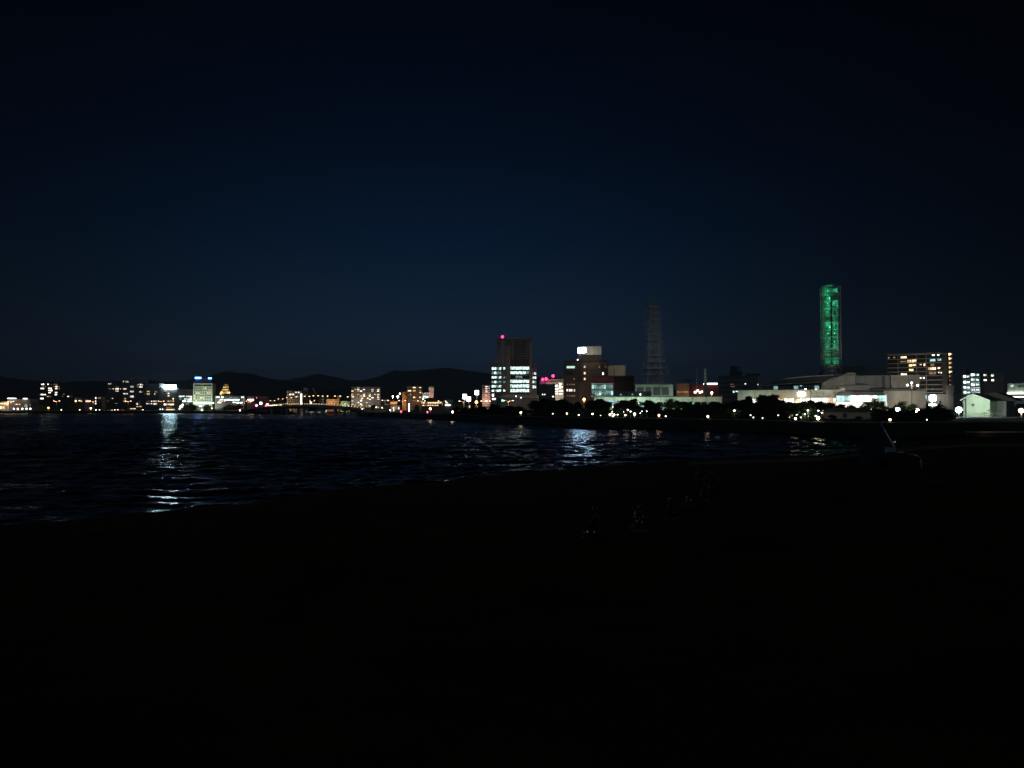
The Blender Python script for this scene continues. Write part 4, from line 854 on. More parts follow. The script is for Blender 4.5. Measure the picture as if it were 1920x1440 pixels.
# ================================================================== STREET LAMPS
def ylamp(hgt, heads, mat, arm=1.5, bulb=.42):
    r = root('street_lamp', (0, 0, 0), 'x', 'street lamp')
    bm = bmesh.new(); tube(bm, ((0, 0, 0), (0, 0, hgt-.7)), .13, 8, .09); link('pole', tomesh(bm, 'pole', True), POLE, r)
    for s in heads:
        bm = bmesh.new(); tube(bm, ((0, 0, hgt-.7), (s*arm*.5, 0, hgt-.2), (s*arm, 0, hgt)), .07, 6); link('arm', tomesh(bm, 'arm', True), POLE, r)
        bm = bmesh.new(); ball(bm, (s*(arm+.25), 0, hgt-.05), bulb, 2, (1.25, .8, .5)); link('lamp_head', tomesh(bm, 'lamp_head', True), mat, r)
    return r
def place_lamp(proto, px, ybase, ytop, D, label, zb=LAND, power=0, col=SODC, grp='double armed street lamps'):
    global used
    c = P(px, ybase, D); o = proto if proto.get('free') else copytree(proto)
    if proto.get('free'): del proto['free']
    o.location = (c.x, D, zb); h0 = proto['h']; o.scale = (1, 1, (ZP(ytop, D)-zb)/h0); o['label'] = label; o['group'] = grp
    if power: light((c.x, D-.9, ZP(ytop, D)+.1), power, col, .3)
    return o
def mkproto(*a, **k):
    p = ylamp(*a, **k); p['free'] = 1; p['h'] = a[0]; return p
pB = mkproto(7.5, (-1, 1), L_YEL)
for k, (px, yt, wh) in enumerate(((511, 751, 'leftmost twin lamp on the bridge, above the yellow headlights'), (526, 748, 'second twin lamp from the left on the bridge'), (542, 745.5, 'twin lamp on the bridge at the left edge of the cream office'), (559.5, 744, 'twin lamp on the bridge before the cream office'), (575.5, 743, 'twin lamp on the bridge before the domed tank block'), (592, 742, 'twin lamp on the bridge under the crane'), (609.5, 742.5, 'twin lamp on the bridge left of the orange banded building'), (633, 742.6, 'twin lamp on the bridge before the orange banded building'), (657, 744, 'twin lamp on the bridge at the left edge of the warm apartment slab'), (684.5, 746.5, 'twin lamp on the bridge before the warm apartment slab'))):
    f = max(.12, min(.96, (XP(px, 580)-BA.x)/(BB.x-BA.x)))
    # solve position along bridge for this bearing
    lo, hi = 0, 1
    for _ in range(40):
        m = (lo+hi)/2; q = BA+bd*BL*m
        if q.x/q.y < (px-CX)/F: lo = m
        else: hi = m
    q = BA+bd*BL*lo+bn*0
    o = pB if k == 0 else copytree(pB); o.location = (q.x, q.y, bz(lo)); hh = ZP(yt, q.y)-bz(lo); o.scale = (1, 1, hh/7.5); o['label'] = wh; o['group'] = 'twin lamps along the bridge'
pS = mkproto(8, (-1, 1), lit('lamp_peach', (1, .58, .42), 5), 2.2, .45)
for (px, yt, lab, D) in ((20, 752.5, 'leftmost shore lamp glowing amber beside the lit hall', 705), (106, 751.6, 'pink glowing twin lamp before the leftmost tower block', 712), (174, 752, 'twin lamp with pink glow before the low pink sign shop', 712), (240, 752, 'twin lamp before the tallest wing of the dark estate', 712), (302, 752, 'twin lamp left of the building with the blazing white sign', 712), (416, 752, 'twin lamp before the civic office below the castle', 712), (467, 752, 'twin lamp just left of the red light at the bridge foot', 690)):
    place_lamp(pS, px, 768, yt, D, lab, power=2500 if px != 20 else 4000, col=SODC, grp='twin lamps along the left shore')
pR = mkproto(8, (-1, 1), lit('lamp_amber', (1, .72, .45), 4.5), 1.6, .36)
for (px, yt, lab, D) in ((722, 750.5, 'twin lamp with bright amber heads left of the three floodlights', 500), (754, 751, 'twin lamp before the amber apartments, above the red car lights', 460), (790, 751.6, 'pale twin lamp at the left end of the domed diner', 410), (829, 752, 'twin lamp at the right end of the domed diner', 395), (869, 752, 'twin lamp below the big clustered white signs', 360), (910.5, 751.8, 'twin lamp before the slim pinkish tower', 335), (953, 751, 'twin lamp beside the green traffic light', 320)):
    place_lamp(pR, px, 768, yt, D, lab, power=500, col=WARMC, grp='twin lamps along the far bank road')
for k in range(34):
    px = R.choice((R.uniform(1085, 1215), R.uniform(1375, 1545), R.uniform(1465, 1545), R.uniform(1655, 1735))); D = shoreD(px)+R.uniform(8.2, 9.4) if px < 1640 else R.uniform(184, 190)
    py = R.uniform(768, 784); c = P(px, py, D)
    if c.z < LAND+.3: c.z = LAND+.4
    o = root('garden_light', (c.x, D, LAND), 'tiny pale garden light glinting among the dark trees of the far bank', 'garden light', 'tiny garden lights among the trees'); h = c.z-LAND
    bm = bmesh.new(); tube(bm, ((0, 0, -.1), (0, 0, h)), .03, 6); link('post', tomesh(bm, 'post'), POLE, o)
    q = R.uniform(.06, .15); bm = bmesh.new(); ball(bm, (0, 0, h), q, 1, (R.uniform(1, 2), 1, R.uniform(.5, 1))); link('lamp_head', tomesh(bm, 'lamp_head'), R.choice((L_WHITE, S_WHITE2, S_MUS)), o)
    if k % 3 == 0: light((c.x, D-1, c.z+.3), 35, R.choice((WHITEC, MINTC)), .1)
# signal, flood lamps
def globe(name, label, px, py, D, r, mat, zb=LAND, power=0, col=WARMC, cat='lamp', grp=None, lr=.2):
    r *= .74
    c = P(px, py, D); o = root(name, (c.x, D, zb), label, cat, grp); h = c.z-zb
    bm = bmesh.new(); tube(bm, ((0, 0, -.1), (0, 0, h-r*.7)), max(.04, min(.12, r*.3)), 8); link('post', tomesh(bm, 'post', True), POLE, o)
    bm = bmesh.new(); ball(bm, (0, 0, h), r, 2); link('globe', tomesh(bm, 'globe', True), mat, o)
    bm = bmesh.new(); tube(bm, ((0, 0, h+r*.9), (0, 0, h+r*1.25)), r*.5, 8, r*.2); link('cap', tomesh(bm, 'cap'), STEEL, o)
    if power: light((c.x, D-r*1.6-.05, c.z+.1), power, col, lr)
    return o
for (px, py, D, r, mat, lab, pw, col) in (
    (736.6, 743.2, 640, .85, L_WHITE, 'left of the three round floodlights above the orange shop', 4000, WHITEC),
    (746, 743.8, 640, 1.05, L_WHITE, 'middle and largest of the three round floodlights beside the amber wall', 4000, WHITEC),
    (750, 738, 660, .8, L_WARM, 'highest of the three round floodlights beside the amber wall', 2500, WARMC),
    (893.2, 754, 380, 1.0, lit('lamp_orange', (1, .42, .10), 7), 'large round orange lamp left of the slim pinkish tower', 900, SODC),
    (1095.2, 749, 400, 1.0, lit('lamp_orange', (1, .42, .10), 7), 'large orange lamp at the foot of the brown hotel', 1200, SODC),
    (1334.6, 736.6, 300, .55, L_WHITE, 'white globe lamp just right of the white chimney', 500, WHITEC),
    (1413.4, 761.2, 215, .45, L_WHITE, 'white lamp glowing through the pines left of the museum foyer', 160, COOLC),
    (1488.8, 762.8, 215, .32, L_WHITE, 'white lamp in the pines below the lit museum sign', 60, COOLC),
    (1484.4, 764.2, 215, .18, L_WHITE, 'tiny white lamp hugging a larger one in the pines below the museum sign', 0, COOLC),
    (1510.4, 729.4, 270, .32, L_WHITE, 'white lamp on a post above the lit museum sign', 60, COOLC),
    (1530, 730, 272, .2, L_WARM, 'small lamp on a post over the museum railing', 0, COOLC),
    (1149.5, 762.8, 260, .28, L_WHITE, 'lower of two white dots among the pines before the maroon building', 0, COOLC),
    (1154.6, 758.2, 265, .28, L_WHITE, 'upper of two white dots among the pines before the maroon building', 0, COOLC),
    (1289, 761.8, 240, .26, L_WHITE, 'small white lamp left of the green traffic light in the pines', 0, COOLC),
    (1683, 768.6, 190, .74, L_COOL, 'blazing white lamp in the shrubs right of the museum foyer', 1300, WHITEC),
    (1720.5, 770.4, 185, .62, L_COOL, 'blazing bluish lamp left of the tall bulb shaped sign', 900, COOLC),
    (1797.5, 768.6, 195, .95, L_COOL, 'most dazzling white lamp at the corner of the pale gabled house', 0, COOLC),
    (1914.6, 770, 150, .62, lit('lamp_cream', (1, .93, .68), 9), 'large cream globe lamp at the right edge', 260, WARMC)):
    globe('floodlight' if 'flood' in lab else 'post_lamp', lab, px, py, D, r, mat, power=pw, col=col)
prom = [(752, 771.4, 'dim red tinted lamp on the bank under the amber apartments', L_REDS, .5, 'w'), (801.5, 772.6, 'flat reddish lamp at the waterline below the domed diner', L_REDS, .4, 'w'), (806.8, 766.4, 'round amber lamp in front of the domed diner', L_WARM, .48, 'w'), (848.6, 772.4, 'warm globe lamp alone between the diner and the dark round trees', L_WARM, .42, 'w'),
        (912.4, 781.4, 'warm globe lamp on the bank below the slim pinkish tower', L_WARM, .38, 'w'), (976.6, 773.6, 'yellow globe lamp in the trees below the glass tower', lit('lamp_lemon', (1, .85, .45), 7), .38, 'w'), (994.6, 783.6, 'pinkish globe lamp at the water edge below the glass tower', lit('lamp_rose', (1, .60, .48), 7), .40, 'w'),
        (1094.6, 785.6, 'warm globe lamp at the water edge below the brown hotel', L_WARM, .36, 'w'), (1063, 775.4, 'small warm lamp left of the brown hotel lamp, under dark pines', L_WARM, .22, ''), (1036.6, 775.8, 'faint lamp behind the trunks of the big dark pine', S_WHITE2, .16, ''), (1111, 776.2, 'small warm lamp right of the water edge lamp by the brown hotel', L_WARM, .26, ''),
        (1143.6, 777.4, 'left of a close pair of warm globes under the maroon building', L_WARM, .30, ''), (1151.6, 777.6, 'right of a close pair of warm globes under the maroon building', L_WARM, .28, ''), (1172.6, 778.4, 'small warm globe between the close pair and a brighter globe', L_WARM, .24, ''), (1189.8, 776.4, 'bright cream globe lamp below the green pillared hall', S_MUS, .38, 'w'),
        (1235.6, 778.6, 'warm globe lamp at the foot of the lit green tree', L_WARM, .28, 'w'), (1248.2, 780.4, 'tiny cream lamp right of the lit green tree lamp', S_MUS, .18, ''), (1327.2, 780.8, 'warm globe lamp beside two lit trunks below the chimney', L_WARM, .30, 'w'), (1412.6, 782.8, 'tiny white lamp below the pine row left of the museum', S_MUS, .16, ''),
        (1491.4, 784.8, 'warm globe lamp at the water edge below the museum foyer', L_WARM, .28, 'w'), (1668.8, 786.8, 'amber globe lamp on the lit bank right of the pavilion', lit('lamp_honey', (1, .80, .45), 14), .28, 'w'), (1534, 784, 'bright yellow white lamp at the left end of the pavilion', lit('lamp_paleyellow', (1, .93, .6), 18), .42, 'w'), (1738, 787, 'tiny white lamp on the bank below the bulb shaped sign', S_MUS, .12, '')]
for (px, py, lab, mat, r, k) in prom:
    D = shoreD(px)+ (2.6 if k else 9); D = min(D, 520)
    globe('globe_lamp', lab, px, py, D, r*(D/200)**.5, mat, power=(55 if k else 0)*(D/200)**1.6, col=WARMC if mat is not S_MUS else WHITEC, grp='globe lamps along the far promenade', lr=.12)
shorel = [(26, 'leftmost'), (33.4, 'second'), (42, 'third'), (49.8, 'fourth'), (57, 'last')]
for px, w in shorel: globe('quay_light', f'{w} of five white quay lights in a row before the greenish building', px, 766.4, 704, .75, L_WHITE, power=900, col=COOLC, grp='white quay lights')
for (px, py, lab, mat, r, pw) in ((91, 764.8, 'amber flare like quay lamp under the leftmost tower block', lit('lamp_gold', (1, .6, .15), 4), 1.3, 4500), (170.4, 765.4, 'pale golden quay lamp under the low pink sign shop', lit('lamp_pgold', (1, .82, .45), 5), 1.2, 3500), (115, 768.6, 'small white quay light between two pink twin lamps', L_WHITE, .6, 0), (149.6, 768.4, 'tiny amber quay light below the gabled shop', L_WARM, .5, 0), (179.8, 768.4, 'tiny white quay light right of the golden quay lamp', L_WHITE, .6, 0), (186.4, 768.4, 'tiny quay light second from the golden quay lamp', L_WARM, .45, 0), (215.4, 768.4, 'tiny quay light left under the dark estate', L_WARM, .45, 0), (221, 768.2, 'tiny quay light second under the dark estate', L_WARM, .45, 0), (268, 768.2, 'tiny quay light under the middle of the dark estate', L_WARM, .45, 0), (300.4, 767.4, 'left tiny quay light under the blazing white sign', L_WHITE, .45, 0), (305, 767.4, 'right tiny quay light under the blazing white sign', L_WHITE, .45, 0), (339.5, 762, 'large white shop light left of the blue sign hotel', L_WHITE, 1.6, 3500), (342.6, 758.8, 'pale green light above the large white shop light', lit('lamp_mint', (.6, 1, .8), 7), 1.2, 1500), (336.6, 766.4, 'pink glowing light under the large white shop light', lit('lamp_rose', (1, .60, .48), 7), 1.0, 1500), (378.6, 768.8, 'white quay lamp below the blue sign hotel', L_WHITE, 1.0, 700), (397.6, 765.6, 'small cream lamp below the right edge of the blue sign hotel', L_WARM, .6, 0), (399.8, 755.6, 'cream lamp on the side of the blue sign hotel', L_WARM, .7, 500), (449.8, 769.6, 'flat amber light on the dark quay below the civic office', L_WARM, 1.0, 600), (481.2, 760.4, 'bright pink red light at the bridge foot', lit('lamp_pink', (1, .12, .25), 14), 1.6, 6500), (501.5, 758.5, 'tall pinkish red light beside the headlights on the bridge', lit('lamp_pink', (1, .12, .25), 14), 1.7, 6500), (498.6, 761, 'lower red light beside the headlights on the bridge', L_REDS, 1.3, 2000), (583, 748, 'white lamp low behind the bridge under the crane', L_WHITE, .7, 0), (583.5, 755, 'larger white lamp low behind the bridge under the crane', L_WHITE, 1.1, 900), (705.6, 763.6, 'pinkish lamp at the right end of the bridge', L_WARM, .7, 0), (679.4, 766.4, 'warm lamp on the lower walk at the right bridge end', L_WARM, .7, 500), (687.6, 770.6, 'bright warm lamp on the quay below the right bridge end', lit('lamp_rose', (1, .60, .48), 7), .8, 900), (716.5, 764.4, 'warm white lamp right of the pinkish lamp by the bridge end', L_WARM, .6, 0), (731.6, 768.6, 'pale lamp in front of the white fronted shop', L_WHITE, .75, 500), (738.5, 769.2, 'small lamp right of the pale lamp by the white fronted shop', L_WARM, .4, 0)):
    D = 706 if px < 470 else (640 if px < 560 else (700 if px < 600 else 478))
    if px in (481.2, 501.5, 498.6): D = 715
    if px >= 731: D = 440
    globe('quay_lamp', lab, px, py, D, r*.85*(D/706), mat, power=pw, col=tuple(mat.node_tree.nodes['Principled BSDF'].inputs['Emission Color'].default_value)[:3], zb=LAND)
# traffic signals
for (px, py, D, lab) in ((942, 751, 330, 'green traffic light before the glass office tower'), (1299.6, 757, 235, 'green traffic light glowing in the pines below the orange lit building')):
    c = P(px, py, D); o = root('traffic_light', (c.x, D, LAND), lab, 'traffic light', 'green traffic lights'); h = c.z-LAND
    bm = bmesh.new(); tube(bm, ((2.6, .1, -.1), (2.6, .1, h+.3)), .09, 8); tube(bm, ((2.6, .1, h), (.5, .1, h+.15)), .05, 6); link('post', tomesh(bm, 'post'), POLE, o)
    boxpart('housing', o, -.25, .95, -.15, .15, h-.28, h+.28, BLACK, .05)
    bm = bmesh.new(); ball(bm, (0, -.2, h), .38*(D/300), 2, (1, .4, 1)); link('lens', tomesh(bm, 'lens', True), L_GREEN, o)
    light((c.x, D-.8, c.z), 120, (.05, 1, .7), .2)
# bulb shaped illuminated sign on pole
c = P(1749, 750, 200); o = root('illuminated_sign', (c.x, 200, LAND), 'tall blazing white cylinder sign on a post above a green white light bar', 'sign'); h0 = ZP(752.6, 200)-LAND; h1 = ZP(740.6, 200)-LAND
bm = bmesh.new(); tube(bm, ((0, 0, h0), (0, 0, (h0+h1)/2), (0, 0, h1)), .82, 20); bmesh.ops.bevel(bm, geom=[e for e in bm.edges if len(e.link_faces) == 2 and any(len(f.verts) > 6 for f in e.link_faces)], offset=.25, segments=3, affect='EDGES'); link('sign_drum', tomesh(bm, 'sign_drum', True), lit('sign_drum_white', (.85, .93, 1), 14), o)
boxpart('light_bar', o, -1.3, 1.1, -.3, .3, ZP(761, 200)-LAND, ZP(757, 200)-LAND, lit('bar_mint', (.62, 1, .82), 9), .12)
bm = bmesh.new(); tube(bm, ((0, .3, 0), (0, .3, h0)), .12, 8); link('post', tomesh(bm, 'post'), POLE, o); light((c.x, 198, ZP(758, 200)), 260, (.75, 1, .85), .3)
# big white signs behind the bank
for (px, x0, x1, y0, y1, lab, yb) in ((871, 867.5, 875, 739.2, 748, 'taller left white sign of the joined pair above the bank road', 0), (879, 875.4, 882.6, 744, 752.2, 'lower right white sign of the joined pair above the bank road', 0), (894, 890.4, 897.6, 732, 740.4, 'single arched white sign on a post left of the slim pinkish tower', 0)):
    D = 620; c = P(px, y1, D); o = root('illuminated_sign', (c.x, D, LAND), lab, 'sign', 'big white signs')
    X0, X1 = XP(x0, D)-c.x, XP(x1, D)-c.x; z0, z1 = ZP(y1, D)-LAND, ZP(y0, D)-LAND
    boxpart('sign_face', o, X0, X1, -.5, .0, z0, z1, lit('sign_big_white', (1, .95, .86), 7), .18)
    bm = bmesh.new(); tube(bm, ((0, .3, 0), (0, .3, z0)), .25, 8); link('post', tomesh(bm, 'post'), POLE, o); boxpart('casing', o, X0-.05, X1+.05, .01, .6, z0-.05, z1+.05, STEEL)
    light((c.x, D-3, (z0+z1)/2+LAND), 700, WHITEC, .6)
c = P(489, 756, 700); o = root('illuminated_sign', (c.x, 700, LAND), 'small white lit sign on a post between the two red lights', 'sign')
boxpart('sign_face', o, -1.1, 1.1, -.2, .05, ZP(758.2, 700)-LAND, ZP(754, 700)-LAND, S_WHITE2, .1); bm = bmesh.new(); tube(bm, ((0, .2, 0), (0, .2, ZP(758, 700)-LAND)), .12); link('post', tomesh(bm, 'post'), POLE, o)
c = P(767, 765, 430); o = root('illuminated_pillar', (c.x, 430, LAND), 'thin pale blue lit pillar beside the white fronted shop', 'pillar sign')
boxpart('lit_face', o, -.28, .28, -.2, .2, .6, ZP(756.5, 430)-LAND, lit('pillar_blue', (.65, .82, 1), 5), .05); boxpart('plinth', o, -.4, .4, -.3, .3, 0, .58, CONC)
c = P(1141.5, 752, 325); o = root('illuminated_sign', (c.x, 318, LAND), 'small pale blue lit panel above the pines before the maroon building', 'sign')
boxpart('sign_face', o, -1.2, 1.2, -.1, .1, ZP(753.6, 318)-LAND, ZP(751, 318)-LAND, lit('panel_blue', (.3, .75, 1), 1.0), .05); bm = bmesh.new(); tube(bm, ((0, .2, 0), (0, .2, ZP(753, 318)-LAND)), .07); link('post', tomesh(bm, 'post'), POLE, o)
# tall pole with two lamps near the balcony tower
for (px, heads, yt, D, lab, pw) in ((1709.5, ((-8, 0), (11, .5), (0, -4)), 722, 240, 'tall pole with three white lamps before the balcony tower', 300), (1520.5, ((0, 0),), 732, 262, 'thin lit pole before the museum railing', 0), (1192.5, ((0, 0),), 744, 280, 'short pale pole before the pale green parapet', 0), (1298, ((0, 0),), 741, 260, 'short pale green pole above the traffic light in the pines', 0), (1324.6, ((0, 0),), 738, 262, 'thin post directly under the white chimney', 0)):
    c = P(px, yt, D); o = root('lamp_pole', (c.x, D, LAND), lab, 'lamp pole'); h = c.z-LAND
    bm = bmesh.new(); tube(bm, ((0, 0, -.1), (0, 0, h)), .14, 8, .1); link('pole', tomesh(bm, 'pole'), POLE, o)
    if pw:
        for (dx, dy) in heads:
            x = dx*D/F; z = h-dy*D/F
            bm = bmesh.new(); ball(bm, (x, 0, z), .30, 2); link('lamp_head', tomesh(bm, 'lamp_head', True), L_WHITE, o)
            bm = bmesh.new(); tube(bm, ((0, 0, h-.4), (x, 0, z)), .05, 6); link('arm', tomesh(bm, 'arm'), POLE, o)
        light((c.x, D-1, c.z+.3), pw, WHITEC, .3)
    else:
        bm = bmesh.new(); ball(bm, (0, 0, h), .13, 2); link('cap', tomesh(bm, 'cap', True), CREAM, o)
        if px > 1400 or px < 1300: light((c.x-.8, D-1.5, LAND+3), 40, WHITEC, .2)

# ================================================================== CARS
def make_car():
    r = root('parked_car', (0, 0, 0), 'x', 'car', 'cars on the road to the bridge')
    prof = [(-2.15, .35), (-2.2, .75), (-2.0, .95), (-1.2, 1.0), (-.6, 1.42), (.8, 1.45), (1.5, 1.0), (2.05, .9), (2.15, .4)]
    bm = bmesh.new(); a = [bm.verts.new((x, -.85, z)) for x, z in prof]; c_ = [bm.verts.new((x, .85, z)) for x, z in prof]
    bm.faces.new(a); bm.faces.new(c_[::-1]); n = len(a)
    for i in range(n): bm.faces.new((a[i], c_[i], c_[(i+1) % n], a[(i+1) % n]))
    link('body', tomesh(bm, 'body'), wall('car_paint', (.3, .3, .32), .3), r)
    bm = bmesh.new()
    for s in (-1, 1):
        v = [bm.verts.new((x, s*.86, z)) for x, z in ((-1.0, 1.02), (-.55, 1.36), (.75, 1.38), (1.3, 1.02))]; bm.faces.new(v)
    link('side_glass', tomesh(bm, 'side_glass'), GLASS, r)
    for x in (-1.35, 1.35):
        for s in (-1, 1):
            bm = bmesh.new(); tube(bm, ((x, s*.72, .32), (x, s*.88, .32)), .32, 14); link('wheel', tomesh(bm, 'wheel'), BLACK, r)
    for s in (-.6, .6):
        bm = bmesh.new(); ball(bm, (-2.2, s, .68), .2, 1, (.4, 1, .7)); link('headlight', tomesh(bm, 'headlight', True), lit('headlight_glow', (1, .85, .55), 14), r)
        bm = bmesh.new(); ball(bm, (2.13, s, .75), .15, 1, (.3, 1, .7)); link('tail_light', tomesh(bm, 'tail_light', True), L_REDS, r)
    return r
car0 = make_car(); first = True
cars = [(508, 0, 'white headlight car leading the queue on the bridge'), (512.5, 0, 'second car of the headlight queue on the bridge'), (517, 0, 'third car of the headlight queue on the bridge'), (522, 0, 'fourth car of the headlight queue on the bridge'), (529, 0, 'last car of the headlight queue on the bridge, apart from the rest')]
for px, _, lab in cars:
    lo, hi = 0, 1
    for _i in range(40):
        m = (lo+hi)/2; q = BA+bd*BL*m+bn*-3
        if q.x/q.y < (px-CX)/F: lo = m
        else: hi = m
    q = BA+bd*BL*lo+bn*-3
    c = car0 if first else copytree(car0); first = False
    c.location = (q.x, q.y, bz(lo)+.03); c.rotation_euler = (0, 0, math.atan2(bd.y, bd.x)+math.pi); c['label'] = lab
    # headlights face along the road; turn queue toward the viewer
    c.rotation_euler = (0, 0, math.radians(75))
    light((q.x, q.y-3.2, bz(lo)+1.0), 900, (1, .72, .35), .2)
for (px, D, rz, lab) in ((262, 716, 0, 'car with lights on under the middle of the dark estate'), (228, 716, .1, 'pink lit car parked below the left wing of the dark estate'), (206, 716, 3.1, 'small car parked below the left end of the dark estate'), (745, 470, .1, 'car parked before the white fronted shop'), (1181, 215, .2, 'car with glinting roof parked in the pines below the pillared hall'), (1075, 215, 3.0, 'dark car parked in the pines left of the brown hotel lamp'), (1206, 222, 0, 'pale car parked behind the pine trunks left of the lit green tree'), (1502, 172, 3.0, 'pale car parked beneath the museum foyer'), (1522, 172, .2, 'car parked beside the bright lamp left of the pavilion')):
    c = copytree(car0); c.location = (XP(px, D), D, LAND+.02); c.rotation_euler = (0, 0, rz); c['label'] = lab; c['group'] = 'cars parked on the far bank'
for px, pw in ((1181, 30), (1206, 60), (1502, 90), (1520, 140), (1450, 20)): light((XP(px, 170), 200 if px < 1400 else 170, LAND+2.6), pw, WHITEC, .2)

# ================================================================== TREES
def leaf_crown(blobs, n, size, mat, seed, name='crown'):
    rr_ = random.Random(seed); bm = bmesh.new(); tot = sum(b_[3]*b_[4]*b_[5] for b_ in blobs)**1
    for (cx, cy, cz, ax, ay, az) in blobs:
        for _ in range(max(10, int(n*ax*ay*az/tot))):
            u = Vector((rr_.gauss(0, 1), rr_.gauss(0, 1), rr_.gauss(0, 1))).normalized()*rr_.random()**.45*rr_.choice((.7, .9, 1, 1.15, 1.5))
            p = Vector((cx+u.x*ax, cy+u.y*ay, cz+u.z*az)); s = size*rr_.uniform(.6, 1.4)
            e = Vector((rr_.gauss(0, 1), rr_.gauss(0, 1), rr_.gauss(0, .6))).normalized(); f = e.orthogonal().normalized()
            f = (f+e.cross(f)*rr_.uniform(-1, 1)).normalized()
            v = [bm.verts.new(p+e*s), bm.verts.new(p+f*s*.5), bm.verts.new(p-e*s), bm.verts.new(p-f*s*.5)]; bm.faces.new(v)
    me = bpy.data.meshes.new(name); bm.to_mesh(me); bm.free(); me.materials.append(mat); return me
def make_tree(kind, seed):
    rr_ = random.Random(seed); r = root({'pine': 'pine_tree', 'round': 'round_tree', 'shrub': 'shrub', 'fir': 'fir_tree', 'garden': 'garden_pine'}[kind], (0, 0, 0), 'x', 'tree')
    bm = bmesh.new(); blobs = []
    if kind == 'pine':          # unit tree 5 m high
        x = 0; pts = [(0, 0, -.2)]
        for k in range(1, 5): x += rr_.uniform(-.35, .35); pts.append((x, rr_.uniform(-.2, .2), k*1.05))
        tube(bm, pts, .19, 8, .06)
        for k in range(9):
            a = rr_.uniform(0, 6.28); z = 2.2+k*.3; l = rr_.uniform(1, 2.3)*(1-.07*k); bx_, by_ = math.cos(a)*l, math.sin(a)*l
            tube(bm, ((pts[2][0], 0, z-.5), (bx_*.6, by_*.6, z), (bx_, by_, z+.1)), .07, 5, .02); blobs.append((bx_, by_, z+.2, rr_.uniform(.8, 1.3), rr_.uniform(.8, 1.3), rr_.uniform(.28, .45)))
        blobs.append((x, 0, 4.7, 1.2, 1.2, .5)); blobs.append((x*.5, 0, 3.9, 2.0, 1.8, .6))
        for q in range(7): a = rr_.uniform(0, 6.28); d = rr_.uniform(.3, 1.7); blobs.append((math.cos(a)*d, math.sin(a)*d, rr_.uniform(1.1, 3.3), .95, .95, .6))
        me = leaf_crown(blobs, 6500, .17, PINEM, seed)
    elif kind == 'round':
        tube(bm, ((0, 0, -.2), (.05, 0, 1), (0, .1, 2.3)), .2, 8, .1)
        for k in range(5): a = k*1.3; tube(bm, ((0, 0, 1.6), (math.cos(a)*.9, math.sin(a)*.9, 2.9)), .08, 5, .02)
        for k in range(14): a = rr_.uniform(0, 6.28); d = rr_.uniform(.2, 1.7); blobs.append((math.cos(a)*d, math.sin(a)*d, rr_.uniform(1.9, 4.2)-d*.3, rr_.uniform(.6, 1.0), rr_.uniform(.6, 1), rr_.uniform(.5, .8)))
        blobs.append((0, 0, 4.2, 1, 1, .7))
        for q in range(5): a = q*1.26; blobs.append((math.cos(a)*1.2, math.sin(a)*1.2, 1.2, .9, .9, .6))
        me = leaf_crown(blobs, 5500, .14, LEAFM, seed)
    elif kind == 'fir':
        tube(bm, ((0, 0, -.2), (0, 0, 4.8)), .16, 8, .03)
        for k in range(9): z = .9+k*.47; w = 1.75*(1-k/9.5); blobs.append((rr_.uniform(-.15, .15), 0, z, w, w, .36))
        me = leaf_crown(blobs, 3200, .13, PINEM, seed)
    elif kind == 'garden':
        pts = [(0, 0, -.1), (.35, 0, .8), (-.1, .1, 1.7), (.2, 0, 2.6), (0, 0, 3.4)]; tube(bm, pts, .14, 8, .04)
        for (px_, z, w) in ((-.95, 1.5, .9), (1.0, 2.0, .95), (-.8, 2.6, .8), (.6, 3.1, .75), (0, 3.6, .8)):
            tube(bm, ((0, 0, z-.2), (px_, 0, z)), .05, 5, .02); blobs.append((px_, 0, z+.1, w, w*.8, .22))
        me = leaf_crown(blobs, 1800, .08, PINEM, seed)
    else:
        tube(bm, ((0, 0, -.1), (0, 0, .5)), .08, 6, .04); 
        for k in range(4): a = rr_.uniform(0, 6.28); tube(bm, ((0, 0, .2), (math.cos(a)*.6, math.sin(a)*.6, .8)), .03, 4, .01)
        for k in range(8): a = rr_.uniform(0, 6.28); d = rr_.uniform(0, .9); blobs.append((math.cos(a)*d, math.sin(a)*d, rr_.uniform(.4, 1.0), .55, .55, .4))
        me = leaf_crown(blobs, 1500, .11, SHRUBM, seed)
    link('trunk', tomesh(bm, 'trunk', True), BARK, r); link('crown', me, None, r)
    return r
HT = {'pine': 5.2, 'round': 4.9, 'fir': 5.0, 'garden': 3.8, 'shrub': 1.4}
protos = {}
for k, n in (('pine', 4), ('round', 3), ('fir', 1), ('garden', 2), ('shrub', 3)): protos[k] = [make_tree(k, 100+hash_) for hash_ in range(n)]
usedp = set()
def tree(kind, px, ytop, D, wpx, label, i=0, zb=LAND, grp='dark pines along the far promenade'):
    p = protos[kind][i % len(protos[kind])]
    o = p if p.name not in usedp else copytree(p); usedp.add(p.name)
    hgt = ZP(ytop, D)-zb; sz = hgt/HT[kind]; w = wpx*D/F/(5.0 if kind in ('pine',) else 4.4 if kind == 'round' else 3.5 if kind in ('fir', 'garden') else 2.6)
    if kind == 'garden': w = wpx*D/F/3.6
    o.location = (XP(px, D, 780), D, zb); o.scale = (w, w, sz); o.rotation_euler = (0, 0, R.uniform(0, 6.28)); o['label'] = label; o['group'] = grp
    return o
ORD = ['leftmost', 'second', 'third', 'fourth', 'fifth', 'sixth', 'seventh', 'eighth', 'ninth', 'tenth', 'eleventh', 'twelfth', 'thirteenth', 'fourteenth']
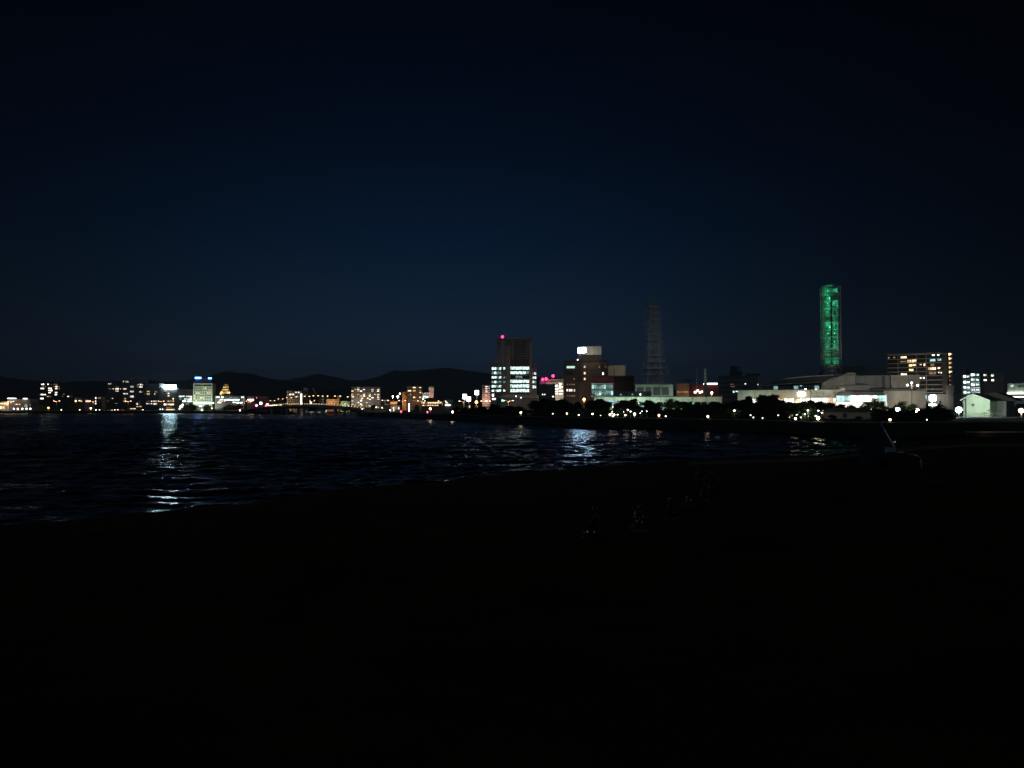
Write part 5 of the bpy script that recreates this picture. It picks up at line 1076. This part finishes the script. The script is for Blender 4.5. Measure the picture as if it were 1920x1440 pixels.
rowsT = [
 ('round', 'rounded dark tree on the bank below the big white signs', [(857, 763, 330, 22), (871, 762, 300, 24), (888, 764, 290, 22)]),
 ('pine', 'dark pine on the bank between the slim pinkish tower and the yellow globe lamp', [(903, 762, 270, 22), (927, 758, 262, 30), (940, 764, 255, 24), (957, 761, 250, 28), (972, 762, 245, 22)]),
 ('pine', 'broad dark pine on the bank between the glass tower and the brown hotel', [(1005, 751, 232, 34), (1022, 748, 228, 40), (1040, 750, 226, 38), (1056, 748.5, 224, 30), (1069, 757, 222, 20)]),
 ('pine', 'dark pine before the brown and maroon buildings', [(1082, 754, 240, 22), (1109, 750, 215, 30), (1123, 748.6, 213, 32), (1137, 753, 212, 24), (1158, 757, 210, 22), (1172, 750, 209, 34), (1187, 748, 208, 26)]),
 ('pine', 'dark pine before the pillared hall', [(1199, 762, 210, 20), (1213, 750, 205, 24), (1222, 752, 204, 22), (1232, 756, 203, 20)]),
 ('pine', 'dark pine between the lit green tree and the dark balcony apartments', [(1282, 753, 196, 24), (1295, 754, 194, 22), (1308, 755, 193, 26), (1322, 758, 192, 22), (1336, 753, 191, 24), (1350, 756, 190, 28), (1364, 756, 189, 24), (1378, 752, 188, 24)]),
 ('pine', 'tall dark pine before the museum foyer', [(1392, 750, 186, 26), (1402, 743, 184, 26), (1417, 755, 182, 26), (1432, 741, 180, 36), (1448, 740, 179, 40), (1462, 750, 178, 30), (1478, 753, 177, 30), (1494, 756, 176, 30), (1508, 752.5, 175, 28), (1522, 750, 178, 28), (1536, 752, 180, 28), (1556, 755, 182, 26), (1576, 758, 183, 28)]),
 ('round', 'half lit tree behind the right end of the pavilion', [(1598, 759, 184, 30), (1622, 752, 186, 30), (1640, 745, 190, 30), (1655, 752, 188, 22)]),
]
q_ = 0
for kind, lab, lst in rowsT:
    for k, (px, yt, D, w) in enumerate(lst):
        q_ += 1; tree(kind, px, yt, max(D, shoreD(px)+6), w, f'{ORD[k]} {lab}' if k else f'leftmost {lab}', q_)
tree('round', 1256, 746, 192, 34, 'bright green lit tree with open crown before the pillared hall', 0); tree('round', 1270, 750, 194, 20, 'smaller green tree touching the right of the brightly lit tree', 1)
light((XP(1250, 186), 185, LAND+1.2), 60, (.85, 1, .6), .2); light((XP(1262, 188), 186, LAND+4.2), 110, (.85, 1, .55), .2)
tree('round', 1692, 752, 198, 40, 'loose grey green tree between the blazing lamps', 2, grp='trees near the gabled house'); tree('round', 1712, 757, 194, 26, 'small tree left of the bluish lamp', 1, grp='trees near the gabled house')
tree('fir', 1740, 752, 160, 34, 'dark conical tree under the tall cylinder sign', 0, grp='trees near the gabled house'); tree('fir', 1762, 752, 150, 52, 'largest dark conical tree left of the gabled house', 0, grp='trees near the gabled house'); tree('round', 1776, 768, 140, 30, 'low dark bushy tree at the foot of the large cone tree', 2, grp='trees near the gabled house')
tree('garden', 1846, 773, 190, 15, 'left of two clipped garden pines before the gabled house', 0, grp='clipped garden pines'); tree('garden', 1856, 768.5, 192, 17, 'right and taller of two clipped garden pines before the gabled house', 1, grp='clipped garden pines'); tree('garden', 1864, 774, 196, 14, 'clipped garden pine behind the taller one beside the house corner', 0, grp='clipped garden pines')
for k, (px, yt, D, w) in enumerate(((1000, 779, 214, 14), (1052, 776, 206, 24), (1330, 778, 172, 20), (1372, 779, 166, 26), (1400, 777, 164, 24), (1440, 779, 158, 26), (1470, 780, 154, 22), (1560, 777, 160, 22), (1610, 780, 150, 20), (1650, 777, 152, 26), (1680, 780, 150, 22), (1700, 779, 148, 26), (1726, 781, 146, 24))):
    tree('shrub', px, yt, max(D, shoreD(px)+5.5), w, f"{['leftmost small','second small','low','wide low','third low','fourth low','fifth low','sixth low','seventh low','eighth low','ninth low','tenth low','rightmost low'][k]} dark shrub on the far bank", k, grp='low shrubs on the far bank')
for k, (px, w, lab) in enumerate(((362, 20, 'left clump of trees at the foot of the blue sign hotel'), (388, 18, 'right clump of trees at the foot of the blue sign hotel'), (430, 30, 'dark tree before the left half of the civic office'), (448, 20, 'dark tree before the right end of the civic office'), (78, 18, 'dark tree under the leftmost tower block'), (135, 20, 'dark tree under the stepped low block'), (700, 14, 'dark tree at the right bridge end'), (781, 14, 'dark tree at the left end of the domed diner'))):
    tree('round', px, 758.5, 725 if px < 600 else 480, w, lab, k, grp='distant trees on the left shore')
for k, (x0, x1, y, dd, lab) in enumerate(((846, 902, 768, 16, 'added dark hedge under the big clustered white signs'), (904, 986, 768, 14, 'added dark hedge below the glass office tower'), (1000, 1078, 767, 13, 'added dark hedge behind the broad pines left of the brown hotel lamp'), (1080, 1196, 768, 12, 'added dark hedge below the maroon building'), (1198, 1280, 769, 11, 'added dark hedge below the pillared hall'), (1282, 1392, 768, 10, 'added dark hedge below the balcony apartments'), (1394, 1536, 766, 9.5, 'added dark hedge before the museum foyer'), (1638, 1776, 770, 14, 'added dark hedge behind the blazing lamps'))):
    n = 16; pts = [(x0+(x1-x0)*(i+.5)/n) for i in range(n)]; xm = (x0+x1)/2; Dm = max(shoreD(xm)+dd, 0)  # hedges added to keep the band under the trees dark
    r = root('hedge', (XP(xm, Dm), Dm, LAND), lab, 'hedge', 'added dark hedges along the far promenade'); hh = ZP(y, Dm)-LAND; W_ = (x1-x0)/n*Dm/F
    blobs = []
    for px in pts:
        D_ = max(shoreD(px)+dd, 0); blobs.append((XP(px, D_)-r.location.x, D_-Dm, hh*.5*R.uniform(.85, 1.1), W_*.85, 1.0, hh*.55))
    link('foliage', leaf_crown(blobs, 9000, .22, SHRUBM, 300+k, 'foliage'), None, r)
    bm = bmesh.new()
    for q in blobs: tube(bm, ((q[0], q[1], -.1), (q[0], q[1], hh*.5)), .06, 5)
    link('stems', tomesh(bm, 'stems'), BARK, r)
for k, (px, D) in enumerate(((1668, 178), (1688, 180), (1702, 181))):
    tree('shrub', px, 777, D, 17, ['left', 'middle', 'right'][k]+' of three brightly lit shrubs below the blazing white lamp', k, grp='brightly lit shrubs'); light((XP(px-2, D-3), D-3, LAND+1.2), 260, (1, .95, .75), .1)  # unseen light added before each shrub to make it bright
# near tree at the left edge
nt_ = copytree(protos['round'][0]); nt_.location = (XP(-90, 26), 26, gz(XP(-90, 26), 26)); nt_.scale = (.52, .52, .95); nt_['label'] = 'dark tree just entering the picture at the left edge'; nt_['group'] = 'trees on the near bank'; nt_.name = 'near_tree'

# ================================================================== low walls, fence, buoy
kx = [P(px, 0, 1) for px in (0,)]
bm = bmesh.new()
a = P(1812, 811, 116); c_ = P(1925, 809, 116); bx(bm, a.x-.1, c_.x, 115.9, 116.6, ZP(811, 116)+.003, ZP(809, 116))
o = link('low_wall', tomesh(bm, 'low_wall'), BEIGE)
bm = bmesh.new(); bx(bm, a.x, c_.x, 116, 116.5, gz(a.x, 110)-.6, ZP(811, 116)); link('footing', tomesh(bm, 'footing'), BLACK, o); tag(o, 'long low pale kerb wall catching warm light at the right edge', 'wall')
light((XP(1880, 112), 113.5, ZP(800, 113)), 26, (1, .6, .35), .2)
f0, f1 = XP(1776, 186), XP(1876, 186)
fr = root('railing_fence', ((f0+f1)/2, 186, LAND), 'thin white railing fence in front of the gabled house', 'fence'); hw_ = (f1-f0)/2; n = 24
for k in range(n+1):
    bm = bmesh.new(); x = -hw_+2*hw_*k/n; bx(bm, x-.04, x+.04, -.04, .04, 0, 1.15); link('post', tomesh(bm, 'post'), WHITE, fr)
for z in (.25, .7, 1.1): boxpart('rail', fr, -hw_, hw_, .045, .085, z, z+.05, WHITE)
c = P(1326, 819, 120); bo = root('mooring_buoy', (c.x, 120*.95, 0), 'small pale buoy floating alone on the water', 'buoy')
bm = bmesh.new(); ball(bm, (0, 0, .05), .42, 3, (1.1, 1, .75)); link('float', tomesh(bm, 'float', True), WHITE, bo)
bm = bmesh.new(); tube(bm, ((0, 0, .3), (0, 0, .62)), .07, 8); link('ring_post', tomesh(bm, 'ring_post'), STEEL, bo)
# small boats lit under the bridge
for (px, D, mat, lab) in ((559, 860, W_BAND, 'moored boat with lit cabin seen under the left part of the bridge'), (572, 850, W_BAND, 'second moored boat with white lit cabin under the bridge'), (586, 845, W_BAND, 'brightest moored boat under the middle of the bridge'), (599, 840, W_TEAL, 'moored boat with green lit cabin under the bridge'), (609, 830, W_BAND, 'rightmost moored boat with a tall light under the bridge')):
    x = XP(px, D); bt = root('moored_boat', (x, D, 0), lab, 'boat', 'lit boats under the bridge')
    bm = bmesh.new(); st = [(-4.6, .1, 1.4), (-3, 1.1, 1.15), (0, 1.4, 1.0), (4.2, 1.2, 1.0)]; rg = []
    for (sx, w, h) in st: rg.append([bm.verts.new((sx, -w, h)), bm.verts.new((sx*.95, -w*.6, -.3)), bm.verts.new((sx*.95, w*.6, -.3)), bm.verts.new((sx, w, h))])
    for a, c2 in zip(rg, rg[1:]):
        for i in range(4): bm.faces.new((a[i], a[(i+1) % 4], c2[(i+1) % 4], c2[i]))
    bm.faces.new(rg[0]); bm.faces.new(rg[-1][::-1]); link('hull', tomesh(bm, 'hull'), WHITE, bt)
    boxpart('cabin', bt, -1.8, 2.6, -.9, .9, 1.02, 2.5, WHITE, .1)
    for k in range(3):
        w_ = link('window', unit_window(mat), None, bt, (-1.0+k*1.4, -.98, 1.9)); w_.scale = (1.2, 1, .9)
    boxpart('roof', bt, -2.1, 2.9, -1.1, 1.1, 2.52, 2.65, WHITE)
    light((x, D-3, 2.6), 350, COOLC, .3)

# ================================================================== rabbits, sculpture
def make_rabbit(kind):
    r = root('bronze_rabbit', (0, 0, 0), 'x', 'sculpture', 'line of bronze rabbits running to the water')
    bm = bmesh.new()
    def chain(pts):
        vs = [Vector(p[:3]) for p in pts]
        for i in range(len(pts)-1):
            n = 4
            for k in range(n+(i == len(pts)-2)):
                f = k/n; ball(bm, vs[i].lerp(vs[i+1], f), pts[i][3]*(1-f)+pts[i+1][3]*f, 2)
    if kind == 0:   # sitting upright
        chain([(-.14, 0, .13, .12), (-.05, 0, .18, .13), (.06, 0, .27, .10), (.12, 0, .38, .07), (.17, 0, .43, .065), (.24, 0, .42, .04)])
        ear = [(.14, .46, .08, .66)]; legs = [((-.02, s*.10, .12, .09), (.1, s*.11, .04, .04), (.17, s*.11, .03, .03)) for s in (-1, 1)]+[((.10, s*.05, .22, .04), (.14, s*.05, .1, .025), (.16, s*.05, .025, .028)) for s in (-1, 1)]
    else:           # leaping
        chain([(-.24, 0, .24, .10), (-.12, 0, .27, .125), (.06, 0, .29, .11), (.18, 0, .33, .075), (.26, 0, .38, .065), (.34, 0, .36, .04)])
        ear = [(.24, .42, .08, .52)]; legs = [((-.22, s*.08, .2, .08), (-.32, s*.09, .1, .035), (-.42, s*.09, .03, .028)) for s in (-1, 1)]+[((.14, s*.05, .24, .045), (.24, s*.05, .12, .025), (.34, s*.05, .03, .024)) for s in (-1, 1)]
    for l in legs: chain(l)
    ball(bm, (-.25 if kind == 0 else -.35, 0, .12 if kind == 0 else .26), .045, 2)
    x0, z0, x1, z1 = ear[0]
    for s in (-1, 1):
        for k in range(8): f = k/7; ball(bm, (x0+(x1-x0)*f, s*(.03+.03*f), z0+(z1-z0)*f), .022+.014*math.sin(math.pi*f), 1, (.7, 1.1, 1.3))
    me = tomesh(bm, 'body')
    o = link('body', me, BRONZE, r)
    rm = o.modifiers.new('r', 'REMESH'); rm.mode = 'VOXEL'; rm.voxel_size = .016; rm.use_smooth_shade = True
    boxpart('plinth', r, -.3 if kind == 0 else -.5, .3 if kind == 0 else .45, -.2, .2, -.12, .02, BLACK, .02)
    return r
rab = [make_rabbit(0), make_rabbit(1)]; ru = set()
rl_ = [(1110, 1012, 0, 'nearest bronze rabbit, sitting apart with a warm glint'), (1197, 993, 1, 'faint leaping bronze rabbit, second nearest in the line'), (1260, 972, 0, 'upright bronze rabbit with a bright glint, third in the line'), (1297, 951, 1, 'leaping bronze rabbit, fourth in the line'), (1321, 939, 0, 'sitting bronze rabbit in the bend of the line'), (1334, 922, 0, 'upright rabbit with a pale glint near the far end'), (1331, 908, 1, 'leaping bronze rabbit, second last before the water'), (1312, 899, 0, 'farthest small bronze rabbit near the water')]
for px, py, k, lab in rl_:
    p = hit(px, py); o = rab[k] if k not in ru else copytree(rab[k]); ru.add(k); o.location = (p.x, p.y, p.z+.06); o.rotation_euler = (0, 0, math.radians(70+R.uniform(-30, 30))); o['label'] = lab; o.scale = (.95,)*3
# abstract metal sculpture
p = hit(1650, 874); Ds = p.y; zb = p.z
b = B('metal_sculpture', 'dark leaning wedge sculpture with a thin bright rim beside the path', 'sculpture', 1606, 1678, 800, Ds, 1.2, SCULP, zb=zb, wallbox=False)
b.prism('wedge', [(1606, 876), (1612, 842), (1630, 800), (1650, 792.5), (1677, 838), (1678, 876)], SCULP, 0, 1.4)
bm = bmesh.new(); tube(bm, [(b.lx(x), -.02, b.lz(y)) for x, y in ((1651, 793.6), (1660, 809.4), (1669, 825), (1676, 837.6), (1677.4, 850))], .045, 8); link('highlight', tomesh(bm, 'highlight', True), HILITE, b.r)  # pale tube shaped to stand in for the highlight on the edge
b.block('side_panel', 1658, 838, 1677, 848, CONC, -.06, .05)
p2 = hit(1700, 879); b = B('rounded_bench', 'low rounded block with a pale rim beside the leaning sculpture', 'bench', 1664, 1727, 852, p2.y, 1.1, SCULP, zb=p2.z, wallbox=False)
b.prism('block', [(1664, 881), (1664, 850), (1700, 850.5), (1716, 852.5), (1723, 855), (1726.5, 862), (1727, 881)], wall('block_stone', (.030, .022, .018)), 0, 1.0)
bm = bmesh.new(); tube(bm, [(b.lx(x), -.03, b.lz(y)) for x, y in ((1702, 851), (1716, 852.6), (1723, 855.4), (1726.2, 862), (1726.6, 879))], .035, 8); link('highlight', tomesh(bm, 'highlight', True), HILITE, b.r)  # pale tube stands in for the block's edge highlight
bm = bmesh.new(); ball(bm, (b.lx(1688), .3, b.lz(848.6)), .16, 3, (1.6, 1, .4)); link('top_highlight', tomesh(bm, 'top_highlight', True), HILITE, b.r)  # pale cap stands in for the bright highlight on top

hm = bpy.data.materials.new('haze'); hm.use_nodes = True; hn = hm.node_tree; hn.nodes.clear()
pv = hn.nodes.new('ShaderNodeVolumePrincipled'); ho = hn.nodes.new('ShaderNodeOutputMaterial'); hn.links.new(pv.outputs[0], ho.inputs['Volume'])
pv.inputs['Color'].default_value = (.80, .90, 1, 1); pv.inputs['Density'].default_value = 1.0e-4; pv.inputs['Anisotropy'].default_value = 0
bm = bmesh.new(); bx(bm, -9500, 9500, -320, 10600, -3, 520); hz = link('haze', tomesh(bm, 'haze'), hm); hz['kind'] = 'stuff'
# ================================================================== WORLD, SUN, CAMERA
SUN_EL, SUN_AZ = math.radians(11), math.radians(200)
w = bpy.data.worlds.new('World'); scn.world = w; w.use_nodes = True; nt = w.node_tree; nt.nodes.clear(); L = nt.links.new
tc = nt.nodes.new('ShaderNodeTexCoord'); sx = nt.nodes.new('ShaderNodeSeparateXYZ'); L(tc.outputs['Generated'], sx.inputs[0])
mr = nt.nodes.new('ShaderNodeMapRange'); mr.inputs[1].default_value = 0; mr.inputs[2].default_value = .6; L(sx.outputs['Z'], mr.inputs[0])
rp = nt.nodes.new('ShaderNodeValToRGB'); L(mr.outputs[0], rp.inputs[0]); e = rp.color_ramp.elements
def srgb(c): return [((x/255+.055)/1.055)**2.4 if x/255 > .04045 else x/255/12.92 for x in c]+[1]
stops = [(0, (29, 42, 58)), (.07/.6, (26, 41, 61)), (.13/.6, (16, 34, 54)), (.22/.6, (5, 23, 44)), (.32/.6, (2, 12, 29)), (.42/.6, (0, 6, 19)), (.5/.6, (0, 3, 10)), (1, (0, 1, 4))]
e[0].position, e[0].color = stops[0][0], srgb(stops[0][1]); e[1].position, e[1].color = 1, srgb(stops[-1][1])
for ps, c in stops[1:-1]: q = e.new(ps); q.color = srgb(c)
ax = nt.nodes.new('ShaderNodeMath'); ax.operation = 'ADD'; ax.inputs[1].default_value = .09; L(sx.outputs['X'], ax.inputs[0])
a2 = nt.nodes.new('ShaderNodeMath'); a2.operation = 'MULTIPLY'; L(ax.outputs[0], a2.inputs[0]); L(ax.outputs[0], a2.inputs[1])
a3 = nt.nodes.new('ShaderNodeMath'); a3.operation = 'MULTIPLY'; a3.inputs[1].default_value = -4.8; L(a2.outputs[0], a3.inputs[0])
a4 = nt.nodes.new('ShaderNodeMath'); a4.operation = 'EXPONENT'; L(a3.outputs[0], a4.inputs[0])
sky = nt.nodes.new('ShaderNodeTexSky'); sky.sky_type = 'NISHITA'; sky.sun_disc = False; sky.sun_elevation = math.radians(-6); sky.sun_rotation = math.radians(-5)
vm = nt.nodes.new('ShaderNodeVectorMath'); vm.operation = 'SCALE'; L(rp.outputs[0], vm.inputs[0]); L(a4.outputs[0], vm.inputs['Scale'])
vs = nt.nodes.new('ShaderNodeVectorMath'); vs.operation = 'SCALE'; vs.inputs['Scale'].default_value = .004; L(sky.outputs[0], vs.inputs[0])
va = nt.nodes.new('ShaderNodeVectorMath'); va.operation = 'ADD'; L(vm.outputs[0], va.inputs[0]); L(vs.outputs[0], va.inputs[1])
bg = nt.nodes.new('ShaderNodeBackground'); L(va.outputs[0], bg.inputs[0]); bg.inputs[1].default_value = 1
ou = nt.nodes.new('ShaderNodeOutputWorld'); L(bg.outputs[0], ou.inputs[0])
sd = bpy.data.lights.new('sun', 'SUN'); sd.energy = .10; sd.angle = math.radians(12); sd.color = (.52, .78, 1)
so = bpy.data.objects.new('sun', sd); C.objects.link(so)
dirv = Vector((-.35, -1, math.tan(SUN_EL))).normalized(); so.rotation_euler = dirv.to_track_quat('Z', 'Y').to_euler()

cd = bpy.data.cameras.new('camera'); cam = bpy.data.objects.new('camera', cd); C.objects.link(cam)
cam.location = (0, 0, CAMZ); cam.rotation_euler = (math.pi/2+PIT, 0, 0); cd.sensor_width = 36; cd.lens = 36*F/1920; cd.clip_start = .1; cd.clip_end = 40000
scn.camera = cam
scn.view_settings.view_transform = 'Standard'; scn.view_settings.look = 'None'; scn.view_settings.exposure = 0; scn.view_settings.gamma = 1
scn.cycles.use_denoising = True; scn.cycles.max_bounces = 4; scn.cycles.diffuse_bounces = 2; scn.cycles.glossy_bounces = 3; scn.cycles.sample_clamp_indirect = 3; scn.cycles.use_light_tree = True
scn.cycles.caustics_reflective = False; scn.cycles.caustics_refractive = False
for o in C.objects:
    for k in ('free', 'h'):
        if k in o: del o[k]
